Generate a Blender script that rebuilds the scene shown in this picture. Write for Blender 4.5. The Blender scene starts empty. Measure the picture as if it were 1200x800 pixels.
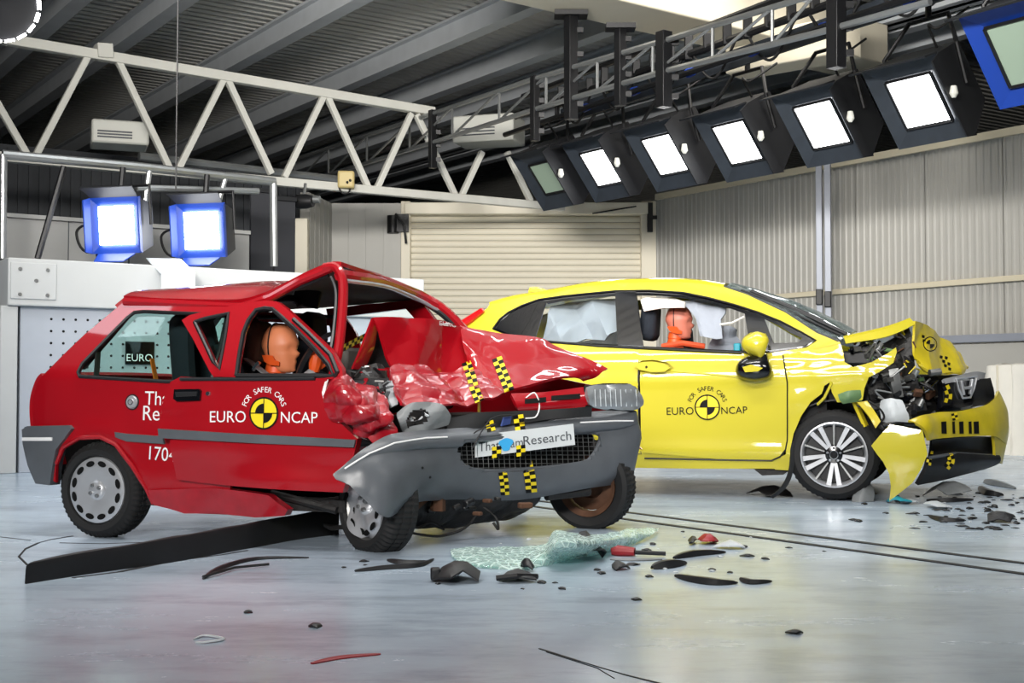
import bpy, bmesh, math, random
from mathutils import Vector, Matrix, noise
from mathutils.geometry import delaunay_2d_cdt
from mathutils.bvhtree import BVHTree
random.seed(7)
scene = bpy.context.scene
col = scene.collection
PI = math.pi
# ------------------------------------------------------------------ camera
FPX = 1500.0
PITCH = math.atan(50 / FPX)
CAM = Vector((0, 0, 0.8))
cd = bpy.data.cameras.new('camera')
cd.sensor_width = 36; cd.lens = FPX / 1200 * 36; cd.clip_end = 200
camera = bpy.data.objects.new('camera', cd); col.objects.link(camera)
camera.location = CAM; camera.rotation_euler = (PI / 2 + PITCH, 0, 0)
scene.camera = camera
# ------------------------------------------------------------------ light
scene.view_settings.view_transform = 'Standard'
scene.view_settings.look = 'None'
scene.view_settings.gamma = 1
scene.view_settings.use_curve_mapping = False
scene.view_settings.exposure = 0.1
world = bpy.data.worlds.new('world'); scene.world = world; world.use_nodes = True
bg = world.node_tree.nodes['Background']
bg.inputs[0].default_value = (0.75, 0.85, 1.0, 1); bg.inputs[1].default_value = 0.06
def area(name, loc, target, sx, sy, power, colr=(1, 1, 1)):
    l = bpy.data.lights.new(name, 'AREA'); l.shape = 'RECTANGLE'; l.size = sx; l.size_y = sy
    l.energy = power; l.color = colr
    o = bpy.data.objects.new(name, l); col.objects.link(o); o.location = loc
    o.rotation_euler = (Vector(target) - Vector(loc)).to_track_quat('-Z', 'Y').to_euler()
    return o
# the hall's overhead lamp banks that hang on the camera's side of the cars
def bank(*k, spread=100):
    o = area(*k); o.data.spread = math.radians(spread); return o
bank('hall_lamp_bank_front', (-2.2, -2.6, 3.6), (-0.6, 7.8, 1.2), 3.0, 1.0, 66, (1, .97, .93), spread=44)
bank('hall_lamp_bank_side', (4.6, 3.6, 4.4), (2.2, 8.8, 0.7), 3.0, 0.5, 20, (1, .97, .93), spread=80)
bank('hall_lamp_strip_near', (-0.6, 5.8, 5.5), (-0.2, 7.6, 0.0), 5.0, 0.35, 85, (1, .98, .95), spread=110)
bank('hall_lamp_strip_far', (0.6, 10.5, 5.6), (0.6, 10.9, 0.0), 7.0, 0.35, 130, (.94, .97, 1), spread=120)
bank('hall_lamp_bank_rear', (2.0, 15.5, 5.9), (1.5, 18.0, 0.0), 6.0, 2.0, 120, (1, .96, .90), spread=130)
bank('hall_lamp_bank_left', (-6.0, 6.5, 4.4), (-3.5, 10.0, 0.5), 2.5, 0.8, 22, (.85, .92, 1))
bank('ceiling_fill_light', (-1.5, 3.2, 4.3), (2.0, 19.0, 6.9), 6.0, 1.0, 700, (1, .97, .92), spread=90)  # unseen fill light added to brighten the ceiling, not one of the hall's lamps
# ------------------------------------------------------------------ geometry of view
_RM = Matrix.Rotation(PI / 2 + PITCH, 3, 'X')
def ray(px, py): return _RM @ Vector(((px - 600) / FPX, (400 - py) / FPX, -1))
def at_z(px, py, z=0.0):
    r = ray(px, py); return CAM + r * ((z - CAM.z) / r.z)
def at_d(px, py, y):
    r = ray(px, py); return CAM + r * (y / r.y)
def at_plane(px, py, p0, dr):
    """point where the sight line meets the vertical plane through p0 running along dr"""
    n = Vector((dr[1], -dr[0], 0)); r = ray(px, py)
    return CAM + r * ((Vector(p0) - CAM).dot(n) / r.dot(n))
A_DIR = Vector((-0.56, 0.828, 0)).normalized()     # hall axis along the right hand wall
B_DIR = Vector((0.828, 0.56, 0)).normalized()      # hall axis across it
UP = Vector((0, 0, 1))
# ------------------------------------------------------------------ materials
def srgb(r, g, b):
    f = lambda c: (c / 255) / 12.92 if c / 255 <= 0.04045 else ((c / 255 + 0.055) / 1.055) ** 2.4
    return (f(r), f(g), f(b), 1)
MATS = {}
def mat(name, rgb, rough=0.5, metal=0.0, coat=0.0, emit=None, es=0.0, nscale=0, namt=0.0, bump=0.0, bscale=60, spec=0.5, rvar=0.0, coatr=0.05):
    m = bpy.data.materials.new(name); m.use_nodes = True; nt = m.node_tree
    b = nt.nodes['Principled BSDF']
    c = srgb(*rgb)
    b.inputs['Base Color'].default_value = c
    b.inputs['Roughness'].default_value = rough; b.inputs['Metallic'].default_value = metal
    b.inputs['Coat Weight'].default_value = coat; b.inputs['Coat Roughness'].default_value = coatr
    b.inputs['Specular IOR Level'].default_value = spec
    if emit: b.inputs['Emission Color'].default_value = (*emit, 1); b.inputs['Emission Strength'].default_value = es
    tc = None
    if namt or bump or rvar:
        tc = nt.nodes.new('ShaderNodeTexCoord')
    if namt:
        n = nt.nodes.new('ShaderNodeTexNoise'); n.inputs['Scale'].default_value = nscale; n.inputs['Detail'].default_value = 5
        nt.links.new(tc.outputs['Object'], n.inputs['Vector'])
        mx = nt.nodes.new('ShaderNodeMix'); mx.data_type = 'RGBA'
        mx.inputs[6].default_value = tuple(v * (1 - namt) for v in c[:3]) + (1,)
        mx.inputs[7].default_value = tuple(min(1, v * (1 + namt)) for v in c[:3]) + (1,)
        nt.links.new(n.outputs['Fac'], mx.inputs[0]); nt.links.new(mx.outputs[2], b.inputs['Base Color'])
    if rvar:
        n2 = nt.nodes.new('ShaderNodeTexNoise'); n2.inputs['Scale'].default_value = 3; n2.inputs['Detail'].default_value = 6
        nt.links.new(tc.outputs['Object'], n2.inputs['Vector'])
        mr = nt.nodes.new('ShaderNodeMapRange'); mr.inputs['To Min'].default_value = max(0, rough - rvar); mr.inputs['To Max'].default_value = rough + rvar
        nt.links.new(n2.outputs['Fac'], mr.inputs['Value']); nt.links.new(mr.outputs['Result'], b.inputs['Roughness'])
    if bump:
        n3 = nt.nodes.new('ShaderNodeTexNoise'); n3.inputs['Scale'].default_value = bscale; n3.inputs['Detail'].default_value = 4
        nt.links.new(tc.outputs['Object'], n3.inputs['Vector'])
        bp = nt.nodes.new('ShaderNodeBump'); bp.inputs['Strength'].default_value = bump; bp.inputs['Distance'].default_value = 0.01
        nt.links.new(n3.outputs['Fac'], bp.inputs['Height']); nt.links.new(bp.outputs['Normal'], b.inputs['Normal'])
    MATS[name] = m
    return m
def glass_mat(name, tint, refl=0.10, dirt=0.0):
    m = bpy.data.materials.new(name); m.use_nodes = True; nt = m.node_tree
    for n in list(nt.nodes): nt.nodes.remove(n)
    out = nt.nodes.new('ShaderNodeOutputMaterial'); tr = nt.nodes.new('ShaderNodeBsdfTransparent')
    tr.inputs[0].default_value = (*[t ** .5 for t in tint], 1)
    gl = nt.nodes.new('ShaderNodeBsdfGlossy'); gl.inputs['Roughness'].default_value = 0.03
    lw = nt.nodes.new('ShaderNodeLayerWeight'); lw.inputs[0].default_value = 0.5
    pw_ = nt.nodes.new('ShaderNodeMath'); pw_.operation = 'POWER'; pw_.inputs[1].default_value = 4; nt.links.new(lw.outputs['Facing'], pw_.inputs[0])
    fr = nt.nodes.new('ShaderNodeMath'); fr.operation = 'MULTIPLY_ADD'; fr.inputs[1].default_value = 0.5; fr.inputs[2].default_value = 0.02; nt.links.new(pw_.outputs[0], fr.inputs[0])
    mx = nt.nodes.new('ShaderNodeMixShader')
    nt.links.new(fr.outputs[0], mx.inputs[0]); nt.links.new(tr.outputs[0], mx.inputs[1]); nt.links.new(gl.outputs[0], mx.inputs[2])
    last = mx
    if dirt:
        df = nt.nodes.new('ShaderNodeBsdfDiffuse'); df.inputs[0].default_value = (0.72, 0.86, 0.82, 1)
        tc = nt.nodes.new('ShaderNodeTexCoord'); vo = nt.nodes.new('ShaderNodeTexVoronoi'); vo.feature = 'DISTANCE_TO_EDGE'; vo.inputs['Scale'].default_value = 22
        nt.links.new(tc.outputs['Object'], vo.inputs['Vector'])
        mr = nt.nodes.new('ShaderNodeMapRange'); mr.inputs['From Max'].default_value = 0.12; mr.inputs['To Min'].default_value = min(1, dirt * 1.7); mr.inputs['To Max'].default_value = dirt * 0.5
        nt.links.new(vo.outputs['Distance'], mr.inputs['Value'])
        m2 = nt.nodes.new('ShaderNodeMixShader')
        nt.links.new(mr.outputs['Result'], m2.inputs[0]); nt.links.new(mx.outputs[0], m2.inputs[1]); nt.links.new(df.outputs[0], m2.inputs[2]); last = m2
    nt.links.new(last.outputs[0], out.inputs[0])
    MATS[name] = m
    return m
M = MATS
mat('red_paint', (160, 6, 22), 0.42, 0.0, 0.9, nscale=2, namt=0.10, spec=0.2, coatr=0.04)
mat('red_scuffed', (156, 10, 28), 0.36, 0.0, 0.6, nscale=14, namt=0.35, bump=0.12, bscale=25, coatr=0.12)
mat('yellow_paint', (194, 182, 46), 0.42, 0.0, 0.9, nscale=2, namt=0.05, spec=0.2, coatr=0.04)
mat('yellow_scuffed', (206, 186, 36), 0.4, 0.0, 0.5, nscale=9, namt=0.25, bump=0.1, bscale=30, coatr=0.12)
mat('bumper_grey', (88, 92, 97), 0.36, nscale=8, namt=0.22, bump=0.05, bscale=200, rvar=0.1)
mat('trim_black', (22, 23, 26), 0.45)
mat('gloss_black', (9, 10, 14), 0.15, coat=0.4)
mat('rubber', (24, 24, 25), 0.75, nscale=30, namt=0.3)
mat('strip_black', (17, 18, 21), 0.55, nscale=5, namt=0.4)
mat('dark_plastic', (30, 31, 33), 0.5, nscale=20, namt=0.3)
mat('engine_dark', (34, 33, 33), 0.5, 0.3, nscale=9, namt=0.7, bump=0.5, bscale=30)
mat('engine_metal', (120, 120, 118), 0.4, 0.8, nscale=15, namt=0.4)
mat('rust', (92, 62, 44), 0.8, 0.2, nscale=12, namt=0.5)
mat('silver', (196, 198, 202), 0.32, 0.55, nscale=6, namt=0.08)
mat('chrome', (215, 218, 222), 0.10, 1.0)
mat('steel', (150, 152, 152), 0.38, 0.8, nscale=6, namt=0.15)
mat('white_steel', (205, 204, 196), 0.5, 0.0, nscale=4, namt=0.10)
mat('steel_grey_post', (150, 154, 164), 0.5, 0.2)
mat('decal_white', (236, 236, 236), 0.5)
mat('decal_yellow', (240, 214, 20), 0.5)
mat('decal_black', (12, 12, 12), 0.6, spec=0.2)
mat('decal_grey', (70, 74, 80), 0.5)
mat('decal_blue', (60, 170, 230), 0.5)
mat('plate_white', (214, 219, 221), 0.4)
mat('skin_orange', (206, 124, 84), 0.5, nscale=9, namt=0.08, bump=0.03)
mat('skin_orange_deep', (214, 82, 26), 0.5, nscale=9, namt=0.1)
mat('skin_pink', (204, 120, 100), 0.5, nscale=9, namt=0.08)
mat('suit_orange', (198, 70, 28), 0.75, nscale=20, namt=0.2)
mat('suit_blue', (50, 70, 130), 0.8)
mat('seat_dark', (30, 36, 46), 0.9, nscale=40, namt=0.3, bump=0.2, bscale=150)
mat('seat_brown', (86, 60, 48), 0.8, nscale=40, namt=0.2)
mat('interior_grey', (96, 92, 88), 0.9, nscale=12, namt=0.2)
mat('interior_dark', (36, 36, 38), 0.8, nscale=10, namt=0.3)
mat('webbing', (128, 128, 130), 0.8)
mat('tag_orange', (238, 120, 20), 0.6)
mat('airbag', (150, 156, 167), 0.9, bump=0.3, bscale=18)
mat('cloth_white', (222, 218, 208), 0.9, nscale=6, namt=0.06, bump=0.15, bscale=20)
mat('wall_metal', (172, 170, 164), 0.5, 0.0, nscale=1.6, namt=0.07)
mat('wall_cream', (228, 220, 200), 0.55, nscale=2, namt=0.05)
mat('rail_cream', (205, 196, 172), 0.5)
mat('concrete_white', (190, 192, 192), 0.6, nscale=3, namt=0.06)
mat('peg_grey', (172, 178, 188), 0.5, nscale=5, namt=0.07)
mat('panel_grey', (150, 150, 148), 0.6, nscale=3, namt=0.08)
mat('dark_wall', (52, 54, 58), 0.7, nscale=4, namt=0.25)
mat('black_screen', (42, 43, 48), 0.8)
mat('ceiling_sheet', (186, 184, 178), 0.45, 0.2, nscale=0.7, namt=0.18)
mat('purlin', (196, 200, 204), 0.5, 0.2, nscale=3, namt=0.12)
mat('beam_cream', (206, 198, 178), 0.6, nscale=2, namt=0.06)
mat('lamp_black', (20, 21, 25), 0.6, nscale=12, namt=0.25)
mat('lamp_slate', (42, 48, 56), 0.6, nscale=8, namt=0.3)
mat('lamp_blue', (10, 56, 150), 0.5)
mat('lamp_purple', (52, 40, 110), 0.45)
mat('lamp_dead', (150, 168, 150), 0.3)
mat('lamp_lit', (255, 255, 255), 0.5, emit=(1, 1, 1), es=14)
mat('lamp_lit_blue', (255, 255, 255), 0.5, emit=(0.93, 0.96, 1), es=16)
mat('box_yellowed', (196, 176, 120), 0.5)
mat('ac_white', (206, 206, 198), 0.5)
mat('black_steel', (22, 22, 24), 0.45, 0.3)
mat('cable', (14, 14, 15), 0.6)
mat('hose_red', (150, 20, 30), 0.4)
mat('shard_white', (196, 202, 206), 0.35, nscale=12, namt=0.2)
mat('shard_grey', (120, 124, 126), 0.5, nscale=14, namt=0.3)
mat('shard_teal', (40, 150, 170), 0.4)
mat('tear_green', (96, 128, 84), 0.5, nscale=10, namt=0.4)
mat('lamp_reflector', (172, 177, 180), 0.22, 0.5, nscale=30, namt=0.12)
mat('groove', (26, 27, 29), 0.7)
mat('amber', (230, 120, 20), 0.3)
mat('tail_red', (190, 16, 20), 0.2, coat=0.5)
glass_mat('glass_green', (0.70, 0.86, 0.80))
glass_mat('glass_clear', (0.90, 0.94, 0.93))
glass_mat('glass_dark', (0.10, 0.11, 0.13))
glass_mat('glass_shatter', (0.62, 0.85, 0.79), dirt=0.45)
glass_mat('glass_screen', (0.35, 0.40, 0.44), dirt=0.10)
glass_mat('lens_clear', (0.93, 0.95, 0.96))
# floor: pale resin with stains, scuffs and gloss
def floor_material():
    m = bpy.data.materials.new('floor_resin'); m.use_nodes = True; nt = m.node_tree; b = nt.nodes['Principled BSDF']
    N = nt.nodes.new; Lk = nt.links.new
    tc = N('ShaderNodeTexCoord')
    n1 = N('ShaderNodeTexNoise'); n1.inputs['Scale'].default_value = 0.55; n1.inputs['Detail'].default_value = 8; n1.inputs['Roughness'].default_value = 0.6
    Lk(tc.outputs['Object'], n1.inputs['Vector'])
    mp = N('ShaderNodeMapping'); mp.inputs['Scale'].default_value = (0.8, 2.2, 1); mp.inputs['Rotation'].default_value = (0, 0, 0.15); Lk(tc.outputs['Object'], mp.inputs['Vector'])
    n2 = N('ShaderNodeTexNoise'); n2.inputs['Scale'].default_value = 1.4; n2.inputs['Detail'].default_value = 9; n2.inputs['Roughness'].default_value = 0.7
    Lk(mp.outputs['Vector'], n2.inputs['Vector'])
    cr = N('ShaderNodeValToRGB'); e = cr.color_ramp.elements
    e[0].position = 0.30; e[0].color = srgb(150, 163, 178); e[1].position = 0.68; e[1].color = srgb(192, 209, 224)
    Lk(n1.outputs['Fac'], cr.inputs[0])
    cr2 = N('ShaderNodeValToRGB'); e = cr2.color_ramp.elements
    e[0].position = 0.30; e[0].color = (0.62, 0.60, 0.60, 1); e[1].position = 0.50; e[1].color = (1, 1, 1, 1)
    Lk(n2.outputs['Fac'], cr2.inputs[0])
    mx = N('ShaderNodeMix'); mx.data_type = 'RGBA'; mx.blend_type = 'MULTIPLY'; mx.inputs[0].default_value = 0.8
    Lk(cr.outputs[0], mx.inputs[6]); Lk(cr2.outputs[0], mx.inputs[7]); Lk(mx.outputs[2], b.inputs['Base Color'])
    mr = N('ShaderNodeMapRange'); mr.inputs['To Min'].default_value = 0.14; mr.inputs['To Max'].default_value = 0.36
    Lk(n2.outputs['Fac'], mr.inputs['Value']); Lk(mr.outputs['Result'], b.inputs['Roughness'])
    n3 = N('ShaderNodeTexNoise'); n3.inputs['Scale'].default_value = 2.2; n3.inputs['Detail'].default_value = 6; Lk(mp.outputs['Vector'], n3.inputs['Vector'])
    bp = N('ShaderNodeBump'); bp.inputs['Strength'].default_value = 0.12; bp.inputs['Distance'].default_value = 0.02
    Lk(n3.outputs['Fac'], bp.inputs['Height']); Lk(bp.outputs['Normal'], b.inputs['Normal'])
    b.inputs['Specular IOR Level'].default_value = 0.6
    MATS['floor_resin'] = m
floor_material()
# ------------------------------------------------------------------ mesh helpers
def obj(name, verts, faces, m, parent=None, smooth=True, sharp=35, mats=None, midx=None, fixn=True):
    me = bpy.data.meshes.new(name); me.from_pydata([tuple(v) for v in verts], [], faces)
    if fixn:
        bm = bmesh.new(); bm.from_mesh(me); bmesh.ops.recalc_face_normals(bm, faces=bm.faces); bm.to_mesh(me); bm.free()
    for mm in (mats or [m]): me.materials.append(M[mm])
    if midx:
        for p, i in zip(me.polygons, midx): p.material_index = i
    if smooth:
        me.polygons.foreach_set('use_smooth', [True] * len(me.polygons)); me.set_sharp_from_angle(angle=math.radians(sharp))
    me.update()
    o = bpy.data.objects.new(name, me); col.objects.link(o)
    if parent: o.parent = parent
    return o
def tag(o, label=None, cat=None, group=None, kind=None):
    if label: o['label'] = label
    if cat: o['category'] = cat
    if group: o['group'] = group
    if kind: o['kind'] = kind
    return o
def thing(name, label, cat, loc=(0, 0, 0), rotz=0.0, group=None):
    o = bpy.data.objects.new(name, None); col.objects.link(o); o.empty_display_size = 0.1
    o.location = loc; o.rotation_euler = (0, 0, rotz)
    return tag(o, label, cat, group)
class MB:
    def __init__(s): s.v = []; s.f = []
    def add(s, vs, fs):
        k = len(s.v); s.v += [Vector(v) for v in vs]; s.f += [tuple(i + k for i in f) for f in fs]; return s
    def box(s, c, size, mtx=None, taper=1.0):
        c = Vector(c); hx, hy, hz = size[0] / 2, size[1] / 2, size[2] / 2
        vs = []
        for z in (-1, 1):
            t = taper if z > 0 else 1
            for x, y in ((-1, -1), (1, -1), (1, 1), (-1, 1)): vs.append(Vector((x * hx * t, y * hy * t, z * hz)))
        if mtx: vs = [mtx @ v for v in vs]
        return s.add([v + c for v in vs], [(0, 3, 2, 1), (4, 5, 6, 7), (0, 1, 5, 4), (1, 2, 6, 5), (2, 3, 7, 6), (3, 0, 4, 7)])
    def bar(s, a, b, w, h=None, up=UP):
        a, b = Vector(a), Vector(b); h = h or w
        d = (b - a).normalized(); x = d.cross(up)
        if x.length < 1e-4: x = d.cross(Vector((1, 0, 0)))
        x.normalize(); y = x.cross(d)
        vs = []
        for p in (a, b):
            for i, j in ((-1, -1), (1, -1), (1, 1), (-1, 1)): vs.append(p + x * (w / 2 * i) + y * (h / 2 * j))
        return s.add(vs, [(0, 3, 2, 1), (4, 5, 6, 7), (0, 1, 5, 4), (1, 2, 6, 5), (2, 3, 7, 6), (3, 0, 4, 7)])
    def tube(s, pts, r, seg=8, caps=True):
        pts = [Vector(p) for p in pts]; n = len(pts)
        rs = r if isinstance(r, (list, tuple)) else [r] * n
        rings = []; ref = None
        for i, p in enumerate(pts):
            d = (pts[min(i + 1, n - 1)] - pts[max(i - 1, 0)]).normalized()
            if ref is None:
                ref = d.cross(UP)
                if ref.length < 1e-3: ref = d.cross(Vector((1, 0, 0)))
            ref = (ref - d * ref.dot(d)).normalized(); q = d.cross(ref)
            rings.append([p + (ref * math.cos(2 * PI * k / seg) + q * math.sin(2 * PI * k / seg)) * rs[i] for k in range(seg)])
        vs = [v for rg in rings for v in rg]; fs = []
        for i in range(n - 1):
            for k in range(seg):
                fs.append((i * seg + k, i * seg + (k + 1) % seg, (i + 1) * seg + (k + 1) % seg, (i + 1) * seg + k))
        if caps: fs.append(tuple(range(seg - 1, -1, -1))); fs.append(tuple((n - 1) * seg + k for k in range(seg)))
        return s.add(vs, fs)
    def lathe(s, prof, c, axis, seg=32, closed=False):
        """prof: (radius, offset along axis)"""
        c = Vector(c); ax = Vector(axis).normalized(); r0 = ax.cross(UP)
        if r0.length < 1e-3: r0 = Vector((1, 0, 0))
        r0.normalize(); r1 = ax.cross(r0); vs = []; n = len(prof)
        for k in range(seg):
            a = 2 * PI * k / seg; d = r0 * math.cos(a) + r1 * math.sin(a)
            for r, h in prof: vs.append(c + d * r + ax * h)
        fs = []
        for k in range(seg):
            for i in range(n - 1 + (1 if closed else 0)):
                j = (i + 1) % n
                fs.append((k * n + i, ((k + 1) % seg) * n + i, ((k + 1) % seg) * n + j, k * n + j))
        return s.add(vs, fs)
    def prism(s, poly, ext):
        ext = Vector(ext); poly = [Vector(p) for p in poly]; n = len(poly)
        fs = [tuple(range(n)), tuple(range(2 * n - 1, n - 1, -1))] + [(i, i + n, (i + 1) % n + n, (i + 1) % n) for i in range(n)]
        return s.add(poly + [p + ext for p in poly], fs)
    def build(s, name, m, parent=None, smooth=True, sharp=35, bevel=0.0, **k):
        o = obj(name, s.v, s.f, m, parent, smooth, sharp, **k)
        if bevel:
            bv = o.modifiers.new('edge', 'BEVEL'); bv.width = bevel; bv.segments = 2; bv.limit_method = 'ANGLE'; bv.angle_limit = math.radians(40)
        return o
def solid(verts, faces, th):
    """close an open sheet: th is a thickness along the vertex normals (behind) or a vector"""
    n = len(verts); verts = [Vector(v) for v in verts]
    if isinstance(th, (int, float)):
        nr = [Vector((0, 0, 0)) for _ in verts]
        for f in faces:
            fn = (verts[f[1]] - verts[f[0]]).cross(verts[f[2]] - verts[f[0]])
            for i in f: nr[i] += fn
        back = [v - (q.normalized() if q.length > 1e-12 else UP) * th for v, q in zip(verts, nr)]
    else: back = [v + Vector(th) for v in verts]
    cnt = {}
    for f in faces:
        for i in range(len(f)):
            a, b = f[i], f[(i + 1) % len(f)]; cnt.setdefault((min(a, b), max(a, b)), []).append((a, b))
    fs = list(faces) + [tuple(i + n for i in reversed(f)) for f in faces]
    for k, l in cnt.items():
        if len(l) == 1: a, b = l[0]; fs.append((b, a, a + n, b + n))
    return verts + back, fs
def cr(p0, p1, p2, p3, t):
    return 0.5 * ((2 * p1) + (p2 - p0) * t + (2 * p0 - 5 * p1 + 4 * p2 - p3) * t * t + (3 * p1 - p0 - 3 * p2 + p3) * t ** 3)
def spline(pts, k, closed=False):
    pts = [Vector(p) for p in pts]; n = len(pts); out = []
    rng = n if closed else n - 1
    for i in range(rng):
        g = (lambda j: pts[j % n]) if closed else (lambda j: pts[max(0, min(n - 1, j))])
        for s in range(k): out.append(cr(g(i - 1), g(i), g(i + 1), g(i + 2), s / k))
    if not closed: out.append(pts[-1])
    return out
def lin(pts, k):
    out = []
    for a, b in zip(pts, pts[1:]):
        for s in range(k): out.append(Vector(a).lerp(Vector(b), s / k))
    out.append(Vector(pts[-1])); return out
def ridged(p, sc, seed=0.0):
    q = Vector(p) * sc + Vector((seed, seed * 1.7, -seed))
    return 1 - 2 * abs(noise.noise(q)) 
def _h(i, j, k, s):
    n = (i * 374761393 + j * 668265263 + k * 2147483647 + s * 974711) & 0xffffffff
    n = ((n ^ (n >> 13)) * 1274126177) & 0xffffffff
    return ((n ^ (n >> 16)) & 0xffff) / 32768.0 - 1.0
_FR = Matrix.Rotation(.7, 3, Vector((.5, .3, .8)).normalized())
def facet(p, sc, seed=0):
    """continuous piecewise linear noise: flat facets that meet in sharp creases"""
    q = _FR @ (Vector(p) * sc); b = [math.floor(c) for c in q]; fr = [q[i] - b[i] for i in range(3)]
    order = sorted(range(3), key=lambda i: -fr[i]); c = list(b); prev = 1.0; val = 0.0; last = _h(*c, int(seed))
    for i in order:
        val += last * (prev - fr[i]); prev = fr[i]; c[i] += 1; last = _h(*c, int(seed))
    return val + last * prev
def tri(x): x = x - math.floor(x); return 4 * abs(x - .5) - 1
def crease(p, amp, sc, seed=0):
    """long straight folds crossing each other, as in crushed sheet steel"""
    rr = random.Random(seed); v = 0.0; p = Vector(p)
    for k in range(3):
        d = Vector((rr.uniform(-1, 1), rr.uniform(-1, 1), rr.uniform(-1, 1))).normalized()
        w = (1.0, .7, .5)[k]; v += w * tri(p.dot(d) * sc * (.32 + .26 * k) + .35 * facet(p, sc * .45, seed + k) + rr.random())
    return amp * .75 * v
def crumple(p, amp, sc, seed=0):
    if amp > .012: return crease(p, amp * .8, sc, seed) + amp * .25 * facet(p, sc * 1.6, seed)
    return amp * (facet(p, sc, seed) + 0.22 * facet(p, sc * 2.3, seed + 9))
def grid(rows, ku=6, kv=6, amp=0.0, sc=6.0, seed=0, hard=False, st=(1, 1, 1)):
    """smooth sheet through rows of control points; returns verts, faces"""
    fn = lin if hard else spline
    R1 = [fn(r, ku) for r in rows]; n = len(R1[0])
    cols = [fn([r[j] for r in R1], kv) for j in range(n)]; m = len(cols[0])
    vs = [cols[j][i] for i in range(m) for j in range(n)]
    fs = [(i * n + j, i * n + j + 1, (i + 1) * n + j + 1, (i + 1) * n + j) for i in range(m - 1) for j in range(n - 1)]
    if amp:
        nr = [Vector((0, 0, 0)) for _ in vs]
        for f in fs:
            q = (vs[f[2]] - vs[f[0]]).cross(vs[f[3]] - vs[f[1]])
            for i in f: nr[i] += q
        vs = [v + q.normalized() * crumple(Vector((v.x * st[0], v.y * st[1], v.z * st[2])), amp, sc, seed) for v, q in zip(vs, nr)]
    return vs, fs
def sheet(name, rows, m, parent=None, th=0.008, ku=6, kv=6, amp=0.0, sc=6.0, seed=0, hard=False, sharp=40, st=(1, 1, 1), **k):
    v, f = grid(rows, ku, kv, amp, sc, seed, hard, st); v, f = solid(v, f, th)
    return obj(name, v, f, m, parent, True, sharp, **k)
def inpoly(x, y, poly):
    c = False; n = len(poly)
    for i in range(n):
        x1, y1 = poly[i][0], poly[i][1]; x2, y2 = poly[i - 1][0], poly[i - 1][1]
        if (y1 > y) != (y2 > y) and x < (x2 - x1) * (y - y1) / (y2 - y1) + x1: c = not c
    return c
def fill2d(outer, holes=(), step=0.05):
    """triangulate a polygon with holes, with interior points"""
    pts = []; edges = []
    def loop(pl):
        k = len(pts); res = []
        for i in range(len(pl)):
            a, b = Vector(pl[i][:2]), Vector(pl[(i + 1) % len(pl)][:2]); n = max(1, int((b - a).length / step))
            for s in range(n): res.append(a.lerp(b, s / n))
        for i in range(len(res)): edges.append((k + i, k + (i + 1) % len(res)))
        pts.extend(res)
    loop(outer)
    for h in holes: loop(h)
    xs = [p[0] for p in outer]; ys = [p[1] for p in outer]
    y = min(ys) + step * 0.43; r = 0
    while y < max(ys):
        x = min(xs) + step * (0.3 + 0.5 * (r % 2))
        while x < max(xs):
            if inpoly(x, y, outer) and not any(inpoly(x, y, h) for h in holes): pts.append(Vector((x, y)))
            x += step
        y += step * 0.87; r += 1
    v, e, f, *_ = delaunay_2d_cdt([Vector(p) for p in pts], edges, [], 0, 1e-5)
    fs = []
    for t in f:
        cx = sum(v[i][0] for i in t) / len(t); cy = sum(v[i][1] for i in t) / len(t)
        if inpoly(cx, cy, outer) and not any(inpoly(cx, cy, h) for h in holes): fs.append(tuple(t))
    return [Vector((p[0], p[1])) for p in v], fs
_tc = {}
def text2d(s):
    """triangulated lettering: 2d verts (baseline at 0, cap height 1), faces, width"""
    if s in _tc: return _tc[s]
    cu = bpy.data.curves.new('lettering', 'FONT'); cu.body = s; cu.size = 1.0; cu.resolution_u = 3
    o = bpy.data.objects.new('lettering', cu); col.objects.link(o)
    dg = bpy.context.evaluated_depsgraph_get(); me = bpy.data.meshes.new_from_object(o.evaluated_get(dg))
    vs = [Vector((v.co.x, v.co.y)) for v in me.vertices]; fs = [tuple(p.vertices) for p in me.polygons]
    bpy.data.objects.remove(o); bpy.data.curves.remove(cu); bpy.data.meshes.remove(me)
    x0 = min(v.x for v in vs); x1 = max(v.x for v in vs); H = 0.729
    vs = [Vector(((v.x - x0) / H, v.y / H)) for v in vs]
    _tc[s] = (vs, fs, (x1 - x0) / H); return _tc[s]
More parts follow.
